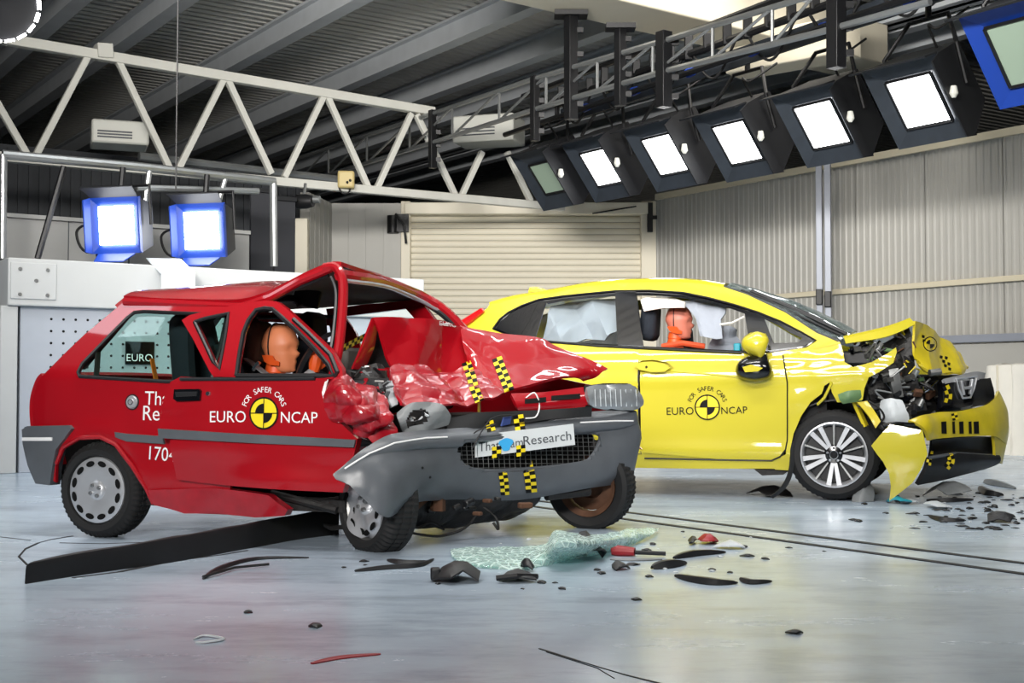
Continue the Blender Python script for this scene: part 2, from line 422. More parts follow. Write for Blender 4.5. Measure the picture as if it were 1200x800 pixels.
# ------------------------------------------------------------------ car frame
class Car:
    """local frame: x forward, y from the near side to the far side, z up"""
    def __init__(s, px, py, yaw, W, surf):
        s.O = at_z(px, py); t = math.radians(yaw); s.yaw = t; s.W = W; s.S = surf
        s.u = Vector((math.cos(t), -math.sin(t), 0)); s.l = Vector((math.sin(t), math.cos(t), 0)); s.eye = s.tolocal(CAM)
    def tolocal(s, p): d = Vector(p) - s.O; return Vector((d.dot(s.u), d.dot(s.l), d.z))
    def __call__(s, px, py, lat):
        r = ray(px, py); k = (lat - (CAM - s.O).dot(s.l)) / r.dot(s.l); return s.tolocal(CAM + r * k)
    def on(s, px, py, S=None):
        S = S or s.S; lat = 0.0
        for _ in range(12):
            p = s(px, py, lat); lat = S(p.x, p.z)
        return s(px, py, lat)
    def xz(s, pts, S=None):
        out = []
        for p in pts:
            if len(p) == 3: out.append(Vector((p[1], p[2])))       # ('l', x, z)
            else: q = s.on(p[0], p[1], S); out.append(Vector((q.x, q.z)))
        return out
    def panel(s, name, outer, m, parent, holes=(), S=None, th=0.012, step=0.05, off=0.0, mirror=False, disp=None, curve=0, islocal=False, hcurve=0, sharp=35):
        S = S or s.S
        o2 = [Vector(p) for p in outer] if islocal else s.xz(outer, S); h2 = [([Vector(p) for p in h] if islocal else s.xz(h, S)) for h in holes]
        if curve: o2 = spline(o2, curve, True)
        if hcurve: h2 = [spline(h, hcurve, True) for h in h2]
        v, f = fill2d(o2, h2, step); vs = []
        for p in v:
            y = S(p.x, p.y) + off + (disp(p.x, p.y) if disp else 0.0)
            vs.append(Vector((p.x, s.W - y if mirror else y, p.y)))
        vv, ff = solid(vs, f, (0, -th if mirror else th, 0))
        o = obj(name, vv, ff, m, parent, True, sharp); o['_'] = 0; del o['_']
        return o
    def text(s, name, txt, p0, p1, m, parent, S=None, off=-0.004, hscale=1.0):
        """lettering along the baseline from pixel p0 to pixel p1 on the side surface"""
        S = S or s.S; vs, fs, w = text2d(txt); a, b = s.xz([p0, p1], S); u = (b - a) / w; v = Vector((-u.y, u.x)) * hscale
        out = []
        for q in vs:
            p = a + u * q.x + v * q.y; out.append(Vector((p.x, S(p.x, p.y) + off, p.y)))
        return obj(name, out, fs, m, parent, False, fixn=False)
    def roundel(s, c, rpx, parent, letter_mat, S=None, arc_r=1.5, arc='FOR SAFER CARS', a0=158, a1=22, lh=0.36):
        S = S or s.S; cc = s.xz([c], S)[0]; e = s.xz([(c[0], c[1] - rpx)], S)[0]; r = (e - cc).length
        def put(name, pts2, fs, m, off):
            return obj(name, [Vector((p.x, S(p.x, p.y) + off, p.y)) for p in pts2], fs, m, parent, False, fixn=False)
        def disc(r0, r1, a, b, n):
            pts = []; 
            for i in range(n + 1):
                t = math.radians(a + (b - a) * i / n); d = Vector((math.cos(t), math.sin(t))); pts += [cc + d * r0, cc + d * r1]
            return pts, [(2 * i, 2 * i + 1, 2 * i + 3, 2 * i + 2) for i in range(n)]
        put('roundel_disc', *disc(0.001, r, 0, 360, 40), 'decal_yellow', -0.004)
        put('roundel_ring', *disc(r * 0.93, r * 1.04, 0, 360, 40), 'decal_black', -0.006)
        put('roundel_quadrant', *disc(0.001, r * 0.62, 90, 180, 10), 'decal_black', -0.006)
        put('roundel_quadrant', *disc(0.001, r * 0.62, 270, 360, 10), 'decal_black', -0.006)
        h = r * 0.03
        put('roundel_cross', [cc + Vector(q) for q in ((-r, -h), (r, -h), (r, h), (-r, h), (-h, -r), (h, -r), (h, r), (-h, r))], [(0, 1, 2, 3), (4, 5, 6, 7)], 'decal_black', -0.0065)
        pts = []; fs = []; n = len(arc)
        for i, ch in enumerate(arc):
            if ch == ' ': continue
            t = math.radians(a0 + (a1 - a0) * i / (n - 1)); d = Vector((math.cos(t), math.sin(t))); g = Vector((d.y, -d.x))
            vs, f, w = text2d(ch); k = len(pts); hh = r * lh
            for q in vs: pts.append(cc + d * (r * arc_r + q.y * hh - hh / 2) + g * ((q.x - w / 2) * hh))
            fs += [tuple(j + k for j in ff) for ff in f]
        put('arc_lettering', pts, fs, letter_mat, -0.004)
    def bvh(s, objs):
        vs = []; fs = []
        for o in objs:
            k = len(vs); vs += [v.co.copy() for v in o.data.vertices]; fs += [tuple(i + k for i in p.vertices) for p in o.data.polygons]
        return BVHTree.FromPolygons(vs, fs)
    def hit(s, bv, px, py, lift=0.006):
        w = CAM + ray(px, py); d = (s.tolocal(w) - s.eye).normalized()
        loc, nor, _, _ = bv.ray_cast(s.eye, d)
        if loc is None: return None
        return loc - d * lift
def checker_tape(car, bv, path, wpx, n, parent, name='checker_tape', cols=2):
    """yellow and black target tape laid on whatever it is stuck to"""
    pts = [Vector((p[0], p[1])) for p in path]; fine = spline([Vector((p.x, p.y, 0)) for p in pts], 12)
    L = [0]
    for a, b in zip(fine, fine[1:]): L.append(L[-1] + (b - a).length)
    def pos(t):
        d = t * L[-1]
        for i in range(len(L) - 1):
            if d <= L[i + 1] + 1e-9: return fine[i].lerp(fine[i + 1], (d - L[i]) / max(1e-9, L[i + 1] - L[i])), (fine[i + 1] - fine[i]).normalized()
        return fine[-1], (fine[-1] - fine[-2]).normalized()
    vs = []; ok = True; last = None
    sub = 2
    for i in range(n * sub + 1):
        p, d = pos(i / (n * sub)); q = Vector((-d.y, d.x, 0))
        for j in range(cols + 1):
            z = p + q * ((j / cols - 0.5) * wpx); h = car.hit(bv, z.x, z.y)
            if h is None: h = last
            if h is None: h = car(z.x, z.y, 0.9)
            vs.append(h); last = h
    fs = []; mi = []; c1 = cols + 1
    for i in range(n * sub):
        for j in range(cols): fs.append((i * c1 + j, i * c1 + j + 1, (i + 1) * c1 + j + 1, (i + 1) * c1 + j)); mi.append(((i // sub) + j) % 2)
    return obj(name, vs, fs, None, parent, False, mats=['decal_yellow', 'decal_black'], midx=mi, fixn=False)
# ================================================================== THE SETTING
def struct(name, mb, m, parent=None, **k):
    o = mb.build(name, m, parent, **k)
    if not parent: o['kind'] = 'structure'
    return o
fl = struct('floor', MB().box((0, 18, -0.1), (70, 60, 0.2)), 'floor_resin', smooth=False)
# test track grooves let into the floor
for (a, b) in (((600, 583), (1260, 668)), ((600, 590), (1260, 681))):
    p, q = at_z(*a), at_z(*b); q = q + (q - p) * 1.2; p = p - (q - p) * .12
    MB().bar(p + UP * 0.001, q + UP * 0.001, 0.045, 0.006).build('track_rail', 'groove', fl, smooth=False)
# cracks and joints
def crack(pts, w):
    P = [at_z(*p) for p in pts]; mb = MB()
    for a, b in zip(P, P[1:]): mb.bar(a + UP * 0.0005, b + UP * 0.0005, w * random.uniform(0.5, 1.3), 0.003)
    mb.build('floor_crack', 'groove', fl, smooth=False)
crack([(32, 662), (22, 652), (30, 643), (45, 636), (60, 632), (85, 628)], 0.014)
crack([(0, 629), (18, 631), (36, 633)], 0.01)
crack([(632, 760), (680, 775), (730, 790), (790, 805)], 0.008)
crack([(640, 764), (700, 783), (720, 795)], 0.004)
crack([(85, 677), (140, 670), (200, 658), (260, 650), (290, 645)], 0.02)
crack([(70, 636), (120, 637), (180, 635), (240, 632)], 0.008)
# ---- right hand wall of ribbed sheet panels
W0 = Vector((6.4, 16.0, 0)); WTOP = 4.03
NW = Vector((-A_DIR.y, A_DIR.x, 0))                                  # towards the hall
if NW.dot(-W0) < 0: NW = -NW
def wall_pt(k, z, o=0.0): return W0 + A_DIR * k + UP * z + NW * o
wr = struct('wall_right', MB().prism([wall_pt(-6, 0, -.05), wall_pt(7.0, 0, -.05), wall_pt(7.0, WTOP, -.05), wall_pt(-6, WTOP, -.05)], -NW * 0.15), 'wall_metal', smooth=False)
pw, nr = 1.2, 11
pv = []; pf = []
prof = []
for i in range(nr):
    x0 = pw * i / nr; w = pw / nr
    prof += [(x0 + 0.006 * (i == 0), 0.0), (x0 + w * .45, 0.0), (x0 + w * .6, 0.014), (x0 + w * .85, 0.014)]
prof += [(pw - 0.012, 0.0), (pw - 0.008, -0.02)]
mb = MB()
for (x, d) in prof:
    for z in (0.0, WTOP - 0.07): mb.v.append(A_DIR * x + NW * d + UP * z)
mb.f = [(2 * i, 2 * i + 2, 2 * i + 3, 2 * i + 1) for i in range(len(prof) - 1)]
first = mb.build('wall_panel', 'wall_metal', wr, smooth=False, fixn=False); first.location = W0 + A_DIR * (0.267 - 3.6)
for k in range(1, 9):
    c = first.copy(); col.objects.link(c); c.parent = wr; c.location = W0 + A_DIR * (0.267 - 3.6 + 1.2 * k)
MB().bar(wall_pt(-6, WTOP - 0.04, .02), wall_pt(6.98, WTOP - 0.04, .02), 0.08, 0.10).build('wall_capping', 'rail_cream', wr, smooth=False)
p1 = at_plane(1090, 334, W0, A_DIR).z
MB().bar(wall_pt(-6, p1, .05), wall_pt(6.98, p1, .05), 0.07, 0.075).build('wall_rail', 'rail_cream', wr, bevel=.008)
# lower ledge that runs along the foot of the wall
zl = at_plane(1150, 396, W0 + NW * .4, A_DIR).z
lb = MB(); lb.bar(wall_pt(-6, zl, .3), wall_pt(3.2, zl, .3), 0.14, 0.10)
t1 = struct('trim_1', lb, 'steel_grey_post', bevel=.01); 
MB().bar(wall_pt(-6, zl / 2 - .03, .24), wall_pt(3.1, zl / 2 - .03, .24), 0.2, zl - .08).build('ledge_front', 'wall_metal', t1, smooth=False)
# ---- back wall with the roller door
YB = 21.85
def bp(px, py, y=YB): return at_d(px, py, y)
XL, XR = bp(470, 300).x, bp(771, 300).x
DT = bp(600, 236).z
wb = struct('wall_back', MB().box(((XL + XR) / 2, YB + .35, DT / 2), (XR - XL, .2, DT)), 'wall_cream', smooth=False)
MB().box((XL + .08, YB + .1, DT / 2), (.16, .3, DT)).build('door_jamb', 'wall_cream', wb, bevel=.01)
MB().box((XR - .16, YB + .1, DT / 2), (.26, .3, DT)).build('door_jamb', 'wall_cream', wb, bevel=.01)
d1 = tag(bpy.data.objects.new('door_1', None), kind='structure'); col.objects.link(d1); d1.location = (0, YB + .12, 0)
sx0, sx1 = bp(478, 300).x, bp(755, 300).x; zt = bp(600, 252).z; pitch = 0.106
slat = MB(); n = 6; pts = []
for i in range(n + 1): t = i / n; pts.append((-.022 * math.sin(PI * t) ** 0.8 - .003, pitch * t * 0.94))
for (d, z) in pts: slat.v += [Vector((sx0, d, z)), Vector((sx1, d, z))]
slat.f = [(2 * i, 2 * i + 1, 2 * i + 3, 2 * i + 2) for i in range(n)]
s0 = slat.build('slat', 'wall_cream', d1, fixn=False)
for k in range(int(zt / pitch) + 1):
    c = s0 if k == 0 else s0.copy()
    if k: col.objects.link(c); c.parent = d1
    c.location = (0, 0, zt - pitch * (k + 1))
MB().box(((sx0 + sx1) / 2, .06, zt / 2), (sx1 - sx0, .03, zt)).build('slat_backing', 'interior_grey', d1, smooth=False)
MB().box(((sx0 + sx1) / 2, -.12, zt + .10), (sx1 - sx0 + .1, .32, .2)).build('roller_housing', 'wall_cream', d1, bevel=.015)
mt = MB(); mt.lathe([(0.001, 0), (.10, 0), (.10, .3), (.001, .3)], (sx0 - .25, -.2, zt - .02), (0, 0, -1), 16); mt.box((sx0 - .08, -.2, zt - .15), (.2, .16, .3)); mt.tube([(sx0 - .2, -.3, zt), (sx0 - .05, -.34, zt - .2), (sx0 - .02, -.25, zt - .5)], .02)
mt.build('door_motor', 'black_steel', d1)
mt = MB(); mt.box((sx1 + .09, -.2, zt - .05), (.09, .1, .5)); mt.box((sx1 + .17, -.2, zt - .05), (.08, .06, .06)); mt.tube([(sx1 - .15, -.28, zt + .13), (sx1 - .9, -.32, zt + .0)], .012)
mt.build('door_lock_bracket', 'black_steel', d1)
# wall stretch to the left of the door
def flat_wall(name, a, b, z0, z1, th, m, parent=None):
    a, b = Vector((a[0], a[1], 0)), Vector((b[0], b[1], 0)); d = (b - a).normalized(); nn = Vector((d.y, -d.x, 0))
    mb = MB().prism([a + UP * z0, b + UP * z0, b + UP * z1, a + UP * z1], -nn * th)
    return struct(name, mb, m, parent, smooth=False)
Z2 = bp(430, 238).z
xa, xb = bp(388, 300).x, XL
w2 = flat_wall('wall_middle', (xa, YB), (xb, YB), 0, Z2, .15, 'wall_metal')
for k in range(4):
    x = xa + (xb - xa) * (k + .5) / 4
    MB().box((x, YB - .008, Z2 / 2), ((xb - xa) / 4 - .012, .016, Z2 - .02)).build('wall_panel', 'wall_metal', w2, smooth=False)
MB().bar(bp(386, 300, YB - .02).xy.to_3d(), bp(386, 300, YB - .02).xy.to_3d() + UP * Z2, .07).build('corner_post', 'trim_black', w2, smooth=False)
MB().tube([Vector((bp(384, 300).x, YB - .12, 0)), Vector((bp(384, 300).x, YB - .12, Z2 - .1))], .025).build('conduit', 'steel', w2)
pL = bp(362, 300, 20.6); w3 = flat_wall('wall_return', (pL.x, 20.6), (xa, YB), 0, Z2, .15, 'wall_metal')
for k in range(5):
    a = Vector((pL.x, 20.6, 0)).lerp(Vector((xa, YB, 0)), (k + .1) / 5); b = Vector((pL.x, 20.6, 0)).lerp(Vector((xa, YB, 0)), (k + .9) / 5)
    MB().bar(a + Vector((.01, -.01, Z2 / 2)), b + Vector((.01, -.01, Z2 / 2)), .016, Z2 - .02).build('wall_panel', 'wall_metal', w3, smooth=False)
q = bp(354, 300, 20.4); struct('trim_2', MB().box((q.x, 20.4, 1.72), (.2, .2, 3.44)), 'wall_cream', bevel=.01)
# ---- dark wall and screens behind the left hand rig
wl = flat_wall('wall_left', (q.x - .1 - 9 * B_DIR.x, 20.9 - 9 * B_DIR.y), (q.x - .1, 20.9), 0, 4.25, .2, 'dark_wall')
a0 = Vector((q.x - .1 - 9 * B_DIR.x, 20.9 - 9 * B_DIR.y, 0))
for k in range(60):
    p = a0 + B_DIR * (9 * (k + .5) / 60) + Vector((B_DIR.y, -B_DIR.x, 0)) * .015
    if k == 0:
        r0 = MB().box((0, 0, 2.1), (.06, .03, 4.2), Matrix.Rotation(math.atan2(B_DIR.y, B_DIR.x), 3, 'Z')).build('wall_rib', 'dark_wall', wl, smooth=False); r0.location = p
    else:
        c = r0.copy(); col.objects.link(c); c.parent = wl; c.location = p
far = struct('wall_far', MB().box((0, 46, 3.5), (80, .3, 7)), 'dark_wall', smooth=False)
flat_wall('wall_side', (-26, 46), (-17, 4), 0, 7, .3, 'dark_wall')
flat_wall('wall_outer', (34, 2), (20, 46), 0, 7, .3, 'dark_wall')
flat_wall('wall_behind', (34, -9), (-20, -9), 0, 7, .3, 'panel_grey')
# ---- ceiling: corrugated sheet with the corrugations across, steel beams along
CZ = 6.5
mb = MB(); pit = .22; k0, k1 = -12, 48; k = 0; x = k0
while x < k1:
    for dx, z in ((0, 0), (.07, 0), (.11, .05), (.18, .05)):
        for s in (-42, 42): mb.v.append(A_DIR * (x + dx) + B_DIR * s + UP * (CZ + z))
    x += pit
mb.f = [(2 * i, 2 * i + 1, 2 * i + 3, 2 * i + 2) for i in range(len(mb.v) // 2 - 1)]
ceil = struct('ceiling', mb, 'ceiling_sheet', smooth=False, fixn=False)
MB().box((0, 18, CZ + .3), (84, 70, .05)).build('roof_deck', 'dark_wall', ceil, smooth=False)
for (px, py) in ((-60, 60), (40, 40), (160, 34), (330, 42), (506, 53), (585, 77), (700, 78), (800, 90), (905, 62), (1010, 42), (1125, 35)):
    p = at_z(px, py, CZ - .25); bb = p.dot(B_DIR); d = .30
    mb = MB(); a = B_DIR * bb + A_DIR * -10 + UP * (CZ - .19); b = B_DIR * bb + A_DIR * 46 + UP * (CZ - .19)
    mb.bar(a, b, .05, .34); mb.bar(a - UP * .17, b - UP * .17, .24, .04); mb.bar(a + UP * .17, b + UP * .17, .24, .04)
    mb.build('roof_beam', 'purlin', ceil, smooth=False)
# boxed cream beam across the hall, upper right
p = at_z(583, 0, 5.5); p2 = at_z(770, 42, 5.5); dd = (p2 - p).normalized(); nn = Vector((dd.y, -dd.x, 0))
struct('trim_3', MB().bar(p - dd * 1.0 + nn * .45 + UP * .3, p + dd * 6.5 + nn * .45 + UP * .3, .9, .6), 'beam_cream', bevel=.02)
struct('trim_4', MB().bar(at_z(860, 70, 5.4), at_z(1000, 45, 5.4) + UP * .02, .5, .5), 'beam_cream', bevel=.02)
# ================================================================== RIGGING
# white lattice girder
G0 = at_z(0, 186, 3.6)
def g(px, py): return at_plane(px, py, G0, B_DIR)
gird = thing('lattice_girder', 'long white steel lattice girder with zigzag bracing spanning the upper left', 'girder', (G0.x, G0.y, 0))
def gb(name, a, b, w, m='white_steel', par=None):
    o = MB().bar(a - gird.location, b - gird.location, w).build(name, m, par or gird, bevel=.01); return o
gb('top_chord', g(-60, 35), g(508, 131), .13); gb('bottom_chord', g(-60, 178), g(660, 243), .12)
zig = [((-20, 92), (32, 182)), ((42, 182), (105, 62)), ((136, 66), (199, 198)), ((209, 198), (262, 93)), ((267, 94), (318, 204)), ((333, 208), (379, 113)), ((384, 114), (432, 221)), ((441, 222), (482, 133)), ((488, 134), (533, 228)), ((541, 229), (565, 178)), ((594, 178), (622, 236))]
for a, b in zig: gb('diagonal', g(*a), g(*b), .085)
gb('splice_plate', g(121, 52), g(122, 69), .2)
# silver pipe frame on top of the crash block
BF0 = at_z(50, 553); 
def blk(px, py, off=0.0): return at_plane(px, py, BF0 + Vector((-B_DIR.y, B_DIR.x, 0)) * off, B_DIR)
fr_o = blk(5, 303, .5); fr = thing('pipe_frame', 'silver tube frame standing on the white block, carrying two blue lamps', 'frame', (fr_o.x, fr_o.y, fr_o.z))
def fp(px, py): return blk(px, py, .5) - fr.location
MB().tube([fp(3, 181), fp(160, 195), fp(322, 213)], .045, 10).build('top_tube', 'steel', fr)
MB().tube([fp(4, 181), fp(3, 303)], .035, 10).build('post', 'steel', fr); MB().tube([fp(320, 213), fp(321, 312)], .04, 10).build('post', 'steel', fr)
MB().tube([fp(160, 220), fp(303, 224)], .035, 8).build('lower_tube', 'steel', fr)
for a, b, m in (((75, 195), (44, 303), 'black_steel'), ((176, 193), (170, 236), 'steel'), ((265, 205), (255, 240), 'steel')):
    MB().tube([fp(*a), fp(*b)], .03, 8).build('stay', m, fr)
tag(MB().tube([g(150, 175) + Vector((0, .5, 0)), g(400, 205) + Vector((0, .5, 0))], .06, 8).build('service_pipe', 'steel'), 'dull steel service pipe running just above the silver tube frame', 'pipe')
# silver ladder truss along the lamp row
T0 = at_z(507, 165, 4.4)
def tp(px, py): return at_plane(px, py, T0, A_DIR)
lt = thing('ladder_truss', 'slender silver ladder truss above the row of lamps', 'truss', (T0.x, T0.y, 0))
TL = lt.location.copy()
ch_u = [(330, 192), (507, 133), (627, 92), (780, 47), (960, -8)]; ch_l = [(330, 222), (507, 167), (627, 128), (780, 83), (960, 38), (1090, 2)]
MB().tube([tp(*p) - TL for p in ch_u], .035, 8).build('upper_tube', 'steel', lt); MB().tube([tp(*p) - TL for p in ch_l], .035, 8).build('lower_tube', 'steel', lt)
def yy(ch, x):
    for a, b in zip(ch, ch[1:]):
        if a[0] <= x <= b[0]: return a[1] + (b[1] - a[1]) * (x - a[0]) / (b[0] - a[0])
    return ch[-1][1]
xs = [345, 385, 430, 480, 530, 585, 640, 700, 765, 835, 905, 955]
for i, (x, x2) in enumerate(zip(xs, xs[1:])):
    MB().tube([tp(x, yy(ch_u, x)) - TL, tp(x, yy(ch_l, x)) - TL], .02, 6).build('rung', 'steel', lt)
    MB().tube([tp(x, yy(ch_l, x)) - TL, tp(x2, yy(ch_u, x2)) - TL], .018, 6).build('brace', 'steel', lt)
# black hangers
hang = [(669, 17, 140, .13, 'with a top plate, left of the pair by the cream beam'), (727, 32, 124, .11, 'with a top plate, right of the pair by the cream beam'), (778, 37, 126, .14, 'short perforated one on the silver truss beside the second lit lamp'), (627, 89, 165, .10, 'short one above the unlit lamp'), (507, 129, 197, .10, 'small one at the right end of the white girder'), (980, -40, 80, .14, 'tall one above the two largest lamps')]
for (px, y0, y1, w, d) in hang:
    a = tp(px, y0); b = tp(px, y1); h = thing('hanger_post', 'black steel hanger post, ' + d, 'post', b, group='black hangers of the lamp rail')
    MB().bar(a - b, Vector((0, 0, 0)), w, w).build('post', 'black_steel', h, bevel=.006)
    for t in (.15, .4, .62, .85): MB().box((a - b) * t + Vector((w * .8, 0, 0)), (w * .8, .05, .06)).build('clamp', 'black_steel', h)
    if 'top plate' in d: MB().box(a - b, (w * 3.2, w * 2, .06)).build('top_plate', 'black_steel', h)
# ---- row of studio lamps on the right
LZ = 3.76; tau = math.radians(38)
LU = -A_DIR; LN = Vector((NW.x, NW.y, 0)).normalized()
LV = Vector((-LN.x * math.sin(tau), -LN.y * math.sin(tau), -math.cos(tau)))          # panel 'down'
LF = LU.cross(LV).normalized()
if LF.dot(LN) < 0: LF = -LF
def lamp(px, py, lit, label, size=.56, frame='lamp_slate', side='lamp_black'):
    c = at_z(px, py, LZ); t = thing('studio_lamp', label, 'lamp', c, group='studio lamps of the right hand row')
    def q(u, v, d): return LU * u + LV * v + LF * d
    h = size / 2; H = .49; Hb = .36
    mb = MB()                                                          # square funnel housing, open front edge
    mb.add([q(-H, -H, .0), q(H, -H, .0), q(H, H, .0), q(-H, H, .0), q(-h, -h, -.06), q(h, -h, -.06), q(h, h, -.06), q(-h, h, -.06)], [(0, 1, 5, 4), (1, 2, 6, 5), (2, 3, 7, 6), (3, 0, 4, 7)])
    mb.build('front_frame', frame, t, smooth=False)
    mb = MB(); mb.add([q(-H, -H, .0), q(H, -H, .0), q(H, H, .0), q(-H, H, .0), q(-Hb, -Hb, -.55), q(Hb, -Hb, -.55), q(Hb, Hb, -.55), q(-Hb, Hb, -.55)], [(0, 4, 5, 1), (1, 5, 6, 2), (2, 6, 7, 3), (3, 7, 4, 0), (4, 7, 6, 5)])
    mb.build('housing', 'lamp_black', t, smooth=False)
    MB().prism([q(H, -H, .0), q(H + .04, -H, .2), q(H + .04, H * .8, .2), q(H, H, .0)], LU * .02).build('barn_door', side, t, smooth=False)
    MB().prism([q(-H, -H, .0), q(-H, -H - .06, .2), q(H, -H - .06, .2), q(H, -H, .0)], LV * -.02).build('barn_door', 'lamp_black', t, smooth=False)
    MB().prism([q(-h, -h, -.05), q(h, -h, -.05), q(h, h, -.05), q(-h, h, -.05)], LF * .02).build('diffuser', 'lamp_lit' if lit else 'lamp_dead', t, smooth=False)
    for (a, b) in (((-h, -h), (h, -h)), ((h, -h), (h, h)), ((h, h), (-h, h)), ((-h, h), (-h, -h))): MB().bar(q(a[0], a[1], -.03), q(b[0], b[1], -.03), .03).build('rim', 'black_steel', t, smooth=False)
    top = Vector((0, 0, .78)) - LF * .25
    MB().tube([q(-H * .95, 0, -.25), q(-H * .95, -.25, -.25) + UP * .2, top + LU * -.25, top + LU * .25, q(H * .95, -.25, -.25) + UP * .2, q(H * .95, 0, -.25)], .025, 8).build('yoke', 'black_steel', t)
    MB().tube([top, top + UP * .22], .035, 8).build('spigot', 'black_steel', t); MB().box(top + UP * .22, (.14, .14, .14)).build('clamp', 'black_steel', t, bevel=.01)
    MB().lathe([(.001, .05), (.03, .05), (.045, -.03), (.02, -.07), (.001, -.07)], q(H + .08, -H * .2, .12), (0, 0, 1), 10).build('tilt_knob', 'ac_white', t)
    MB().tube(spline([q(.2, -H * .7, -.4), q(.25, -H * 1.2, -.3) + UP * .1, q(.4, -H * 1.3, -.3), top + LU * .5], 5), .015, 6).build('cable', 'cable', t)
    return c
lamps = [(640, 210, 0, 'small unlit lamp with a dull green pane, leftmost of the right hand row', .5), (703, 198, 1, 'smallest lit square lamp, next to the unlit one in the row', .54), (778, 183, 1, 'lit square lamp, second lit one from the left in the right hand row', .56), (863, 169, 1, 'lit square lamp in the middle of the right hand row', .56), (962, 148, 1, 'large lit square lamp just above the twin grey wall posts', .57), (1075, 121, 1, 'largest lit square lamp, nearest lit one of the right hand row', .58)]
for l in lamps: lamp(*l)
lamp(1203, 62, 0, 'unlit lamp in a bright blue frame at the right edge', .62, 'lamp_blue', 'lamp_blue')
# black rails that carry the row, with a perforated tray
R0 = at_z(640, 210, LZ) - LF * .25
R1 = at_z(1203, 62, LZ) - LF * .25
dR = (R1 - R0).normalized()
rl = thing('lamp_rail', 'black twin pipe rail carrying the right hand lamp row', 'rail', (R0.x, R0.y, 0)); RL = rl.location.copy()
for nm, h, o, r in (('pipe', 1.0, 0, .05), ('pipe', 1.22, .18, .045), ('pipe', .85, -.25, .04)):
    MB().tube([R0 - dR * 1.2 + UP * h - LF * o - RL, R1 + dR * 2.5 + UP * h - LF * o - RL], r, 8).build(nm, 'black_steel', rl)
MB().bar(R0 + UP * .72 - LF * .1 - RL, R1 + dR * 2 + UP * .72 - LF * .1 - RL, .04, .22).build('cable_tray', 'lamp_slate', rl, smooth=False)
Lr = (R1 - R0).length
for k in range(22):
    p = R0 + dR * (Lr * (k + .3) / 22) - RL
    mb = MB(); mb.box(p + UP * 1.08, (.1, .1, random.uniform(.16, .34))); mb.build('rail_clamp', 'black_steel', rl, bevel=.01)
for k in range(8):
    p = R0 + dR * (Lr * (k + .1) / 8) - RL; p2 = R0 + dR * (Lr * (k + .9) / 8) - RL
    MB().tube(spline([p + UP * 1.0, p.lerp(p2, .3) + UP * .68, p.lerp(p2, .6) + UP * .62, p2 + UP * .98], 6), .018, 6).build('cable', 'cable', rl)
for k in range(7):
    p = R0 + dR * (Lr * (k + .75) / 7) - RL
    MB().lathe([(.001, .07), (.05, .06), (.06, -.05), (.001, -.07)], p + UP * .8 + LF * .1, dR, 10).build('blue_plug', 'lamp_blue', rl)
# ---- two blue lamps on the left frame
def lamp_left(px, py, label):
    c = blk(px, py, .25); t = thing('studio_lamp', label, 'lamp', c, group='blue framed lamps on the pipe frame')
    a = math.radians(-14); X = Vector((math.cos(a), math.sin(a), 0)); Fd = Vector((X.y, -X.x, -.12)).normalized(); Zz = X.cross(-Fd).normalized()
    def q(u, v, d): return X * u + Zz * v + Fd * d
    h = .185
    mb = MB(); mb.add([q(-.27, -.27, 0), q(.27, -.27, 0), q(.27, .27, 0), q(-.27, .27, 0), q(-h, -h, -.04), q(h, -h, -.04), q(h, h, -.04), q(-h, h, -.04)], [(0, 1, 5, 4), (1, 2, 6, 5), (2, 3, 7, 6), (3, 0, 4, 7)]); mb.build('front_frame', 'lamp_blue', t, smooth=False)
    mb = MB(); mb.add([q(-.27, -.27, 0), q(.27, -.27, 0), q(.27, .27, 0), q(-.27, .27, 0), q(-.2, -.2, -.35), q(.2, -.2, -.35), q(.2, .2, -.35), q(-.2, .2, -.35)], [(0, 4, 5, 1), (1, 5, 6, 2), (2, 6, 7, 3), (3, 7, 4, 0), (4, 7, 6, 5)]); mb.build('housing', 'lamp_black', t, smooth=False)
    MB().prism([q(-.27, -.27, 0), q(-.30, -.25, .07), q(-.30, .25, .07), q(-.27, .27, 0)], X * .012).build('barn_door', 'lamp_blue', t, smooth=False)
    MB().prism([q(.27, -.27, 0), q(.285, -.25, .07), q(.285, .25, .07), q(.27, .27, 0)], X * .012).build('barn_door', 'lamp_blue', t, smooth=False)
    MB().prism([q(-.2, -.27, 0), q(-.18, -.34, .12), q(.14, -.34, .12), q(.2, -.27, 0)], Zz * -.012).build('barn_door', 'lamp_blue', t, smooth=False)
    MB().prism([q(-.25, .27, 0), q(-.28, .36, .14), q(.28, .36, .14), q(.25, .27, 0)], Zz * .012).build('barn_door', 'lamp_black', t, smooth=False)
    MB().prism([q(-h, -h, -.03), q(h, -h, -.03), q(h, h, -.03), q(-h, h, -.03)], Fd * .015).build('diffuser', 'lamp_lit_blue', t, smooth=False)
    MB().tube([q(-.3, 0, -.15), q(-.3, .38, -.15), q(.3, .38, -.15), q(.3, 0, -.15)], .018, 8).build('yoke', 'black_steel', t)
    MB().tube([q(0, .38, -.15), q(0, .56, -.2)], .03, 8).build('hanger', 'black_steel', t)
    MB().tube(spline([q(-.1, -.2, -.3), q(-.45, -.25, -.2), q(-.55, -.05, -.2), q(-.4, .0, -.2), q(-.33, -.32, -.2), q(-.3, -.4, -.15)], 6), .014, 6).build('cable', 'cable', t)
lamp_left(135, 264, 'lit blue framed lamp hanging on the tube frame, left of the pair')
lamp_left(235, 270, 'lit blue framed lamp hanging on the tube frame, right of the pair')
